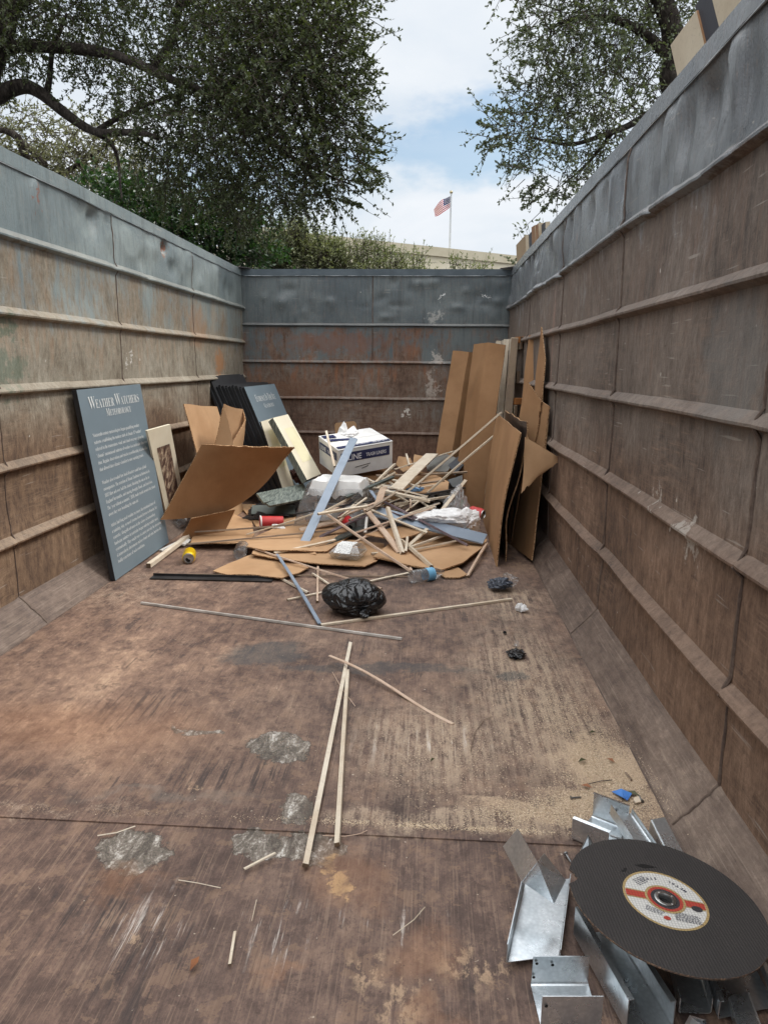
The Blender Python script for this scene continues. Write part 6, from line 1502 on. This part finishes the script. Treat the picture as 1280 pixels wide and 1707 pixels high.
tree('oak_tree', 'big dark live oak with heavy twisting limbs, overhanging the left wall', g0, [(p_, a_*.68, b_*.68) for p_, a_, b_ in limbs], CL, oak_m, 3, 125, 20, .036, 'live oaks beyond the dumpster', .52, wand=wand, ln=(.2, .4))
# right oak
g1 = V((3.6, 7.2, -.32)); D1 = 7.0
T1 = lambda px, py, d=D1: YY(px, py, d)
limbs = [([g1, V((3.45, 7.1, 1.4)), T1(1136, 180), T1(1122, 90), T1(1105, 10), T1(1095, -80)], .20, .10), ([T1(1125, 110), T1(1080, 60), T1(1020, 30), T1(960, 30), T1(910, 50)], .07, .015),
         ([T1(1130, 150), T1(1080, 190), T1(1020, 220, 6.8), T1(950, 240, 6.7), T1(880, 225, 6.6)], .06, .010), ([T1(1020, 220, 6.8), T1(980, 270), T1(935, 310)], .03, .008), ([T1(1105, 10), T1(1040, -40), T1(980, -60)], .07, .03)]
CL = cl((930, 20, 6.8, .42), (1000, 20, 7., .5), (1070, 20, 7.2, .45), (910, 70, 6.7, .32), (960, 90, 6.7, .45), (1030, 90, 7., .5), (1090, 80, 7.3, .35), (890, 150, 6.6, .34), (950, 160, 6.7, .48), (1020, 160, 6.9, .48), (1075, 150, 7.2, .32),
        (860, 205, 6.5, .28), (910, 220, 6.6, .40), (970, 230, 6.7, .42), (1030, 230, 6.8, .34), (830, 230, 6.5, .16), (890, 275, 6.6, .26), (945, 290, 6.6, .28), (990, 280, 6.7, .24), (915, 330, 6.6, .18), (1110, 30, 7.3, .25), (900, 25, 6.8, .22),
        (940, -70, 6.9, .6), (1060, -80, 7.1, .7), (1180, -60, 7.4, .7))
wand = []
for (x0, y0, x1, y1) in [(870, 150, 845, 130), (860, 190, 815, 180), (850, 220, 800, 240), (840, 240, 795, 250), (880, 280, 830, 275), (900, 300, 870, 330), (910, 320, 875, 345), (930, 320, 905, 352), (890, 60, 872, 50), (895, 110, 868, 105), (830, 215, 800, 205)]:
    for k in range(3):
        d = 6.5+rc.uniform(-.2, .2); a, b = YY(x0, y0, d), YY(x1+rc.uniform(-5, 5), y1+rc.uniform(-5, 5), d); m_ = a.lerp(b, .5); wand += [(a, m_), (m_, b)]
tree('oak_tree', 'greyer live oak leaning in over the right wall', g1, [(p_, a_*.7, b_*.7) for p_, a_, b_ in limbs], CL, oak2_m, 8, 100, 17, .034, 'live oaks beyond the dumpster', .5, wand=wand, ln=(.18, .36))
# thin bare-ish spray behind the right rear corner
g2 = V((1.9, 10.5, -.32)); wand = []
for (x0, y0, x1, y1) in [(905, 470, 862, 375), (900, 470, 840, 428), (900, 440, 875, 372), (880, 420, 850, 440), (905, 410, 900, 368)]:
    for k in range(2):
        a, b = YY(x0, y0, 10.), YY(x1+rc.uniform(-5, 5), y1+rc.uniform(-5, 5), 10.); m_ = a.lerp(b, .5); wand += [(a, m_), (m_, b)]
tree('sapling', 'sparse sapling showing above the rear right corner', g2, [([g2, V((1.85, 10.3, 1.2)), YY(905, 470, 10.)], .025, .01)], cl((890, 430, 10., .10)), oak2_m, 15, 20, 7, .05, None, .5, wand=wand, cat='shrub')
# sage tree behind on the left, seen under the oak's limbs
g3 = V((-9.4, 11.5, -.32))
tree('tree', 'pale sage-green tree behind the left wall, under the oak limbs', g3, [([g3, V((-9.3, 11.4, 1.5)), YY(60, 320, 11.5), YY(40, 240, 11.5)], .14, .05), ([YY(60, 330, 11.5), YY(30, 230, 11.), YY(-20, 215, 11.)], .09, .03), ([YY(60, 320, 11.5), YY(150, 260, 11.5), YY(200, 230, 11.5)], .06, .015)],
     cl((20, 270, 11.5, .5), (70, 240, 11.5, .6), (130, 250, 11.5, .7), (190, 270, 11.6, .7), (100, 290, 11.3, .6), (170, 310, 11.3, .6), (230, 300, 11.7, .6), (40, 210, 11.8, .4), (-40, 250, 11.5, .8), (270, 320, 11.6, .5)), sage_m, 31, 75, 12, .06, None, .45, trad=.006)
# glossy hedge behind the rear left of the wall: three bushes
for k, (c_, lab) in enumerate([(cl((215, 350, 8.6, .40), (260, 365, 8.6, .40), (235, 395, 8.4, .4), (180, 330, 8.8, .34), (170, 370, 8.6, .4)), 'glossy dark green bush rising behind the middle of the left wall'),
        (cl((310, 375, 8.6, .42), (345, 395, 8.6, .42), (300, 410, 8.4, .42), (330, 350, 8.8, .3)), 'glossy dark green bush between its two neighbours behind the left wall'),
        (cl((385, 385, 8.7, .42), (420, 410, 8.7, .36), (380, 425, 8.6, .42), (430, 440, 8.8, .3), (405, 372, 8.8, .26)), 'glossy dark green bush at the rear left corner of the dumpster')]):
    c0 = c_[0][0]; g_ = V((c0.x, c0.y+.1, -.32))
    tree('hedge_bush', lab, g_, [([g_, V((c0.x, c0.y+.05, .8)), c0], .05, .02)], c_, hedge_m, 41+k, 150, 12, .07, 'glossy bushes behind the left wall', .45, droop=-.25, cat='bush', ln=(.15, .3))
# olive shrubs in front of the building
for k, (px, w_, top, lab, per) in enumerate([(478, 48, 380, 'tall olive-green shrub right of the hedge, in front of the building', 170), (540, 44, 396, 'feathery olive shrub left of the bare sapling', 150), (612, 40, 402, 'twiggy sapling with bare shoots above the middle of the end wall', 60),
        (697, 20, 420, 'small round shrub left of the flagpole', 110), (763, 14, 428, 'tiny shrub just right of the flagpole', 110), (798, 18, 436, 'low shrub near the right rear corner', 110), (652, 26, 412, 'thin grey-green shrub right of the bare sapling', 90)]):
    d = 12.5; pxm = d/FPX; c_ = []
    rr = w_*pxm*.62
    for q in range(5): c_.append((YY(px+rc.uniform(-.6, .6)*w_, top+12+q*13, d+rc.uniform(-.3, .3)), rr*(.55+.12*q)))
    g_ = V((c_[0][0].x, d, -.32)); wand = []
    for q in range(16 if k != 2 else 40):
        x_ = px+rc.uniform(-1, 1)*w_; a, b = YY(x_, top+45, d), YY(x_+rc.uniform(-8, 8), top+rc.uniform(-20, 12), d); wand.append((a, b))
    tree('shrub', lab, g_, [([g_, V((g_.x, d, .8)), YY(px, top+50, d)], .03, .012)], c_, olive_m, 61+k, per*6, 12, .050, 'shrubs in front of the building', .36, droop=-.5, wand=wand, cat='shrub', ln=(.15, .35), trad=.005)

# ------------------------------------------------------------------ building, flagpole
stucco = simple('cream_stucco', C(232, 222, 198), C(224, 213, 186), .85, 0, .8, bump_=.3, bs=20, bd=.01)
trim = simple('parapet_trim', C(206, 196, 172), C(196, 186, 160), .8, 0, 1)
win = simple('dark_window', C(48, 54, 60), C(38, 44, 50), .2, 0, 1)
YA, YBD = 48., 60.
pA, pB = YY(430, 397, YA), YY(860, 440, YBD); zr = pA.z
pB = V((pB.x, YBD, zr)); d_ = (pB-pA).normalized(); nb_ = V((-d_.y, d_.x, 0))
bl = thing('building', 'long flat-roofed cream stucco building beyond the end wall', 'building', V(((pA.x+pB.x)/2, 54, -.32)))
A_ = V((pA.x, pA.y, -.32)); B_ = V((pB.x, pB.y, -.32)); dep = nb_*18
mb = MB(); mb.hexa([A_, B_, B_+dep, A_+dep, A_+V((0, 0, zr+.32)), B_+V((0, 0, zr+.32)), B_+dep+V((0, 0, zr+.32)), A_+dep+V((0, 0, zr+.32))]); mb.build('wall', stucco, bl)
mb = MB(); o_ = -nb_*.15; h0, h1 = V((0, 0, zr+.30)), V((0, 0, zr+.95)); e_ = d_*.15
mb.hexa([A_+o_-e_+h0, B_+o_+e_+h0, B_+dep-o_+e_+h0, A_+dep-o_-e_+h0, A_+o_-e_+h1, B_+o_+e_+h1, B_+dep-o_+e_+h1, A_+dep-o_-e_+h1]); mb.build('parapet', trim, bl)
mb = MB(); q = YY(435, 400, YA+1); q2 = YY(492, 400, YA+2.4); zt2 = YY(460, 380, YA+1).z
p = [V((q.x, q.y, zr+.9)), V((q2.x, q2.y, zr+.9)), V((q2.x, q2.y, zr+.9))+nb_*6, V((q.x, q.y, zr+.9))+nb_*6]; mb.hexa(p+[V((v.x, v.y, zt2)) for v in p]); mb.build('roof_block', stucco, bl)
for i in range(9):
    c_ = A_+d_*(2.+i*2.6)-nb_*.02; mb = MB(); p = [c_+V((0, 0, z))+d_*x for x, z in ((0, 1.3), (1.3, 1.3), (1.3, 3.0), (0, 3.0))]; mb.add(p, [(0, 1, 2, 3)]); mb.build('window', win, bl)
top = YY(752, 316, 62.); gp = V((top.x, 62., -.32)); fp = thing('flagpole', 'thin white flagpole flying a small flag above the building', 'flagpole', gp)
pole_m = simple('pole_paint', C(196, 200, 204), C(180, 184, 190), .4, .2, 1)
mb = MB(); mb.tube([gp, gp+V((0, 0, 8)), V((top.x, 62., top.z-.3))], [.14, .11, .07], 10); mb.build('pole', pole_m, fp, smooth=True)
mb = MB(); mb.lathe([(0, -.14), (.10, -.10), (.14, 0), (.10, .10), (0, .14)], Matrix.Translation(V((top.x, 62., top.z-.2))), 14); mb.build('finial', simple('finial_gold', C(170, 160, 130), None, .3, .6), fp, smooth=True)
# flag hanging on a slight breeze: corners from the photo
fTL, fBL, fTR, fBR = YY(751.5, 326, 62.), YY(751.5, 343, 62.), YY(723, 349, 62.6), YY(725, 360, 62.4)
fm_r, fm_w, fm_b = simple('flag_red', C(176, 66, 74), None, .8), simple('flag_white', C(226, 222, 226), None, .8), simple('flag_blue', C(66, 74, 112), None, .8)
def flagp(u, v):
    sag = V((0, 0, -.35*math.sin(math.pi*u)*(.2+.6*v))); return fTL.lerp(fTR, u).lerp(fBL.lerp(fBR, u), v)+V((0, .25*math.sin(u*7+v*1.5), 0))+V((0, 0, .25*math.sin(math.pi*u)*(1-v)))+sag*.6
mb = MB(); nu, ns = 16, 13
for j in range(ns):
    for i in range(nu):
        blue_ = i < nu*.4 and j < 7; mi = 2 if blue_ else (0 if j % 2 == 0 else 1)
        mb.add([flagp(i/nu, j/ns), flagp((i+1)/nu, j/ns), flagp((i+1)/nu, (j+1)/ns), flagp(i/nu, (j+1)/ns)], [(3, 2, 1, 0)], mi)
for a_ in range(4):
    for b_ in range(5):
        u, v = .04+b_*.075, .05+a_*.12; c_ = flagp(u, v)+V((0, -.03, 0)); mb.add([c_+V((-.03, 0, -.03)), c_+V((.03, 0, -.03)), c_+V((.03, 0, .03)), c_+V((-.03, 0, .03))], [(0, 1, 2, 3)], 1)
mb.build('flag', [fm_r, fm_w, fm_b], fp)

# ------------------------------------------------------------------ boards standing outside the right wall
plyf = wood_mat('pale_plywood', C(196, 183, 160), C(182, 167, 143), .04)
plye = wood_mat('plywood_edge', C(168, 128, 92), C(140, 102, 70), .06)
tanb = simple('tan_board', C(176, 150, 116), C(164, 138, 106), .7, 0, 2)
darkb = simple('charcoal_board', C(52, 52, 60), C(44, 44, 52), .55, 0, 2)
BG = 'boards standing outside the right wall'
def board(label, y0, y1, z0, z1, x, th, mats, skew=.0, lean=.0):
    mb = MB(); p = [V((x+.22, y0+skew, -.32)), V((x+.22, y1+skew, -.32)), V((x, y1, z1)), V((x, y0, z0))]
    mb.poly(p[::-1], th, 0, 1); return tag(mb.build('board', mats), label, 'board', BG)
xw = XR+.055
def yx(px, py): return XX(px, py, xw)
def slant(label, T1, T2, dx_, th, mats):
    t1, t2 = XX(*T1, xw+dx_), XX(*T2, xw+dx_); sl = -.56
    b1, b2 = [V((xw+dx_+.22, t.y+sl*(t.z+.32), -.32)) for t in (t1, t2)]
    mb = MB(); mb.poly([b1, t1, t2, b2], th, 0, 1); return tag(mb.build('board', mats), label, 'board', BG)
slant('pale plywood board slanting outside the right wall, left of the charcoal one', (1127, 74), (1171, 16), 0, .018, [plyf, plye])
slant('charcoal board slanting between two pale ones outside the right wall', (1170, 8), (1202, -34), .006, .02, [darkb, darkb])
slant('pale plywood board with a rough brown edge, slanting outside the right wall', (1201, -24), (1310, -170), -.004, .03, [plyf, plye])
a, b = yx(866, 408), yx(882, 391); board('tan board outside the right wall, nearest the rear corner', a.y, b.y, a.z, b.z, xw, .03, [tanb, plyf], .03)
a, b = yx(884, 391), yx(895, 379); board('dark board next to the rearmost tan one outside the right wall', a.y, b.y, a.z, b.z, xw+.005, .02, [darkb, darkb], .03)
a, b = yx(895, 378), yx(901, 374); board('brown plywood edge next to the dark board outside the right wall', a.y, b.y, a.z, b.z, xw, .04, [plye, plyf], .03)
a, b = yx(902, 375), yx(907, 371); board('second brown plywood edge outside the right wall', a.y, b.y, a.z, b.z, xw, .04, [plye, plyf], .03)
a, b = yx(908, 374), yx(915, 369); board('thin pale-edged dark board, last of the rear boards outside the right wall', a.y, b.y, a.z, b.z, xw+.006, .03, [darkb, plyf], .03)
# ------------------------------------------------------------------ ground
gm = newmat('asphalt'); O = gm.pos(); n = gm.noise(O, 3, 6, .6); n2_ = gm.noise(O, 90, 3, .7)
fin(gm, gm.mix(gm.ss(n2_, .35, .65), C(58, 58, 58), C(82, 80, 78)), .9, 0, gm.bump(n2_, .5, .01))
mb = MB(); mb.add([(-700, -700, -.32), (700, -700, -.32), (700, 700, -.32), (-700, 700, -.32)], [(0, 1, 2, 3)])
gr = mb.build('ground', gm.mat); gr['kind'] = 'structure'
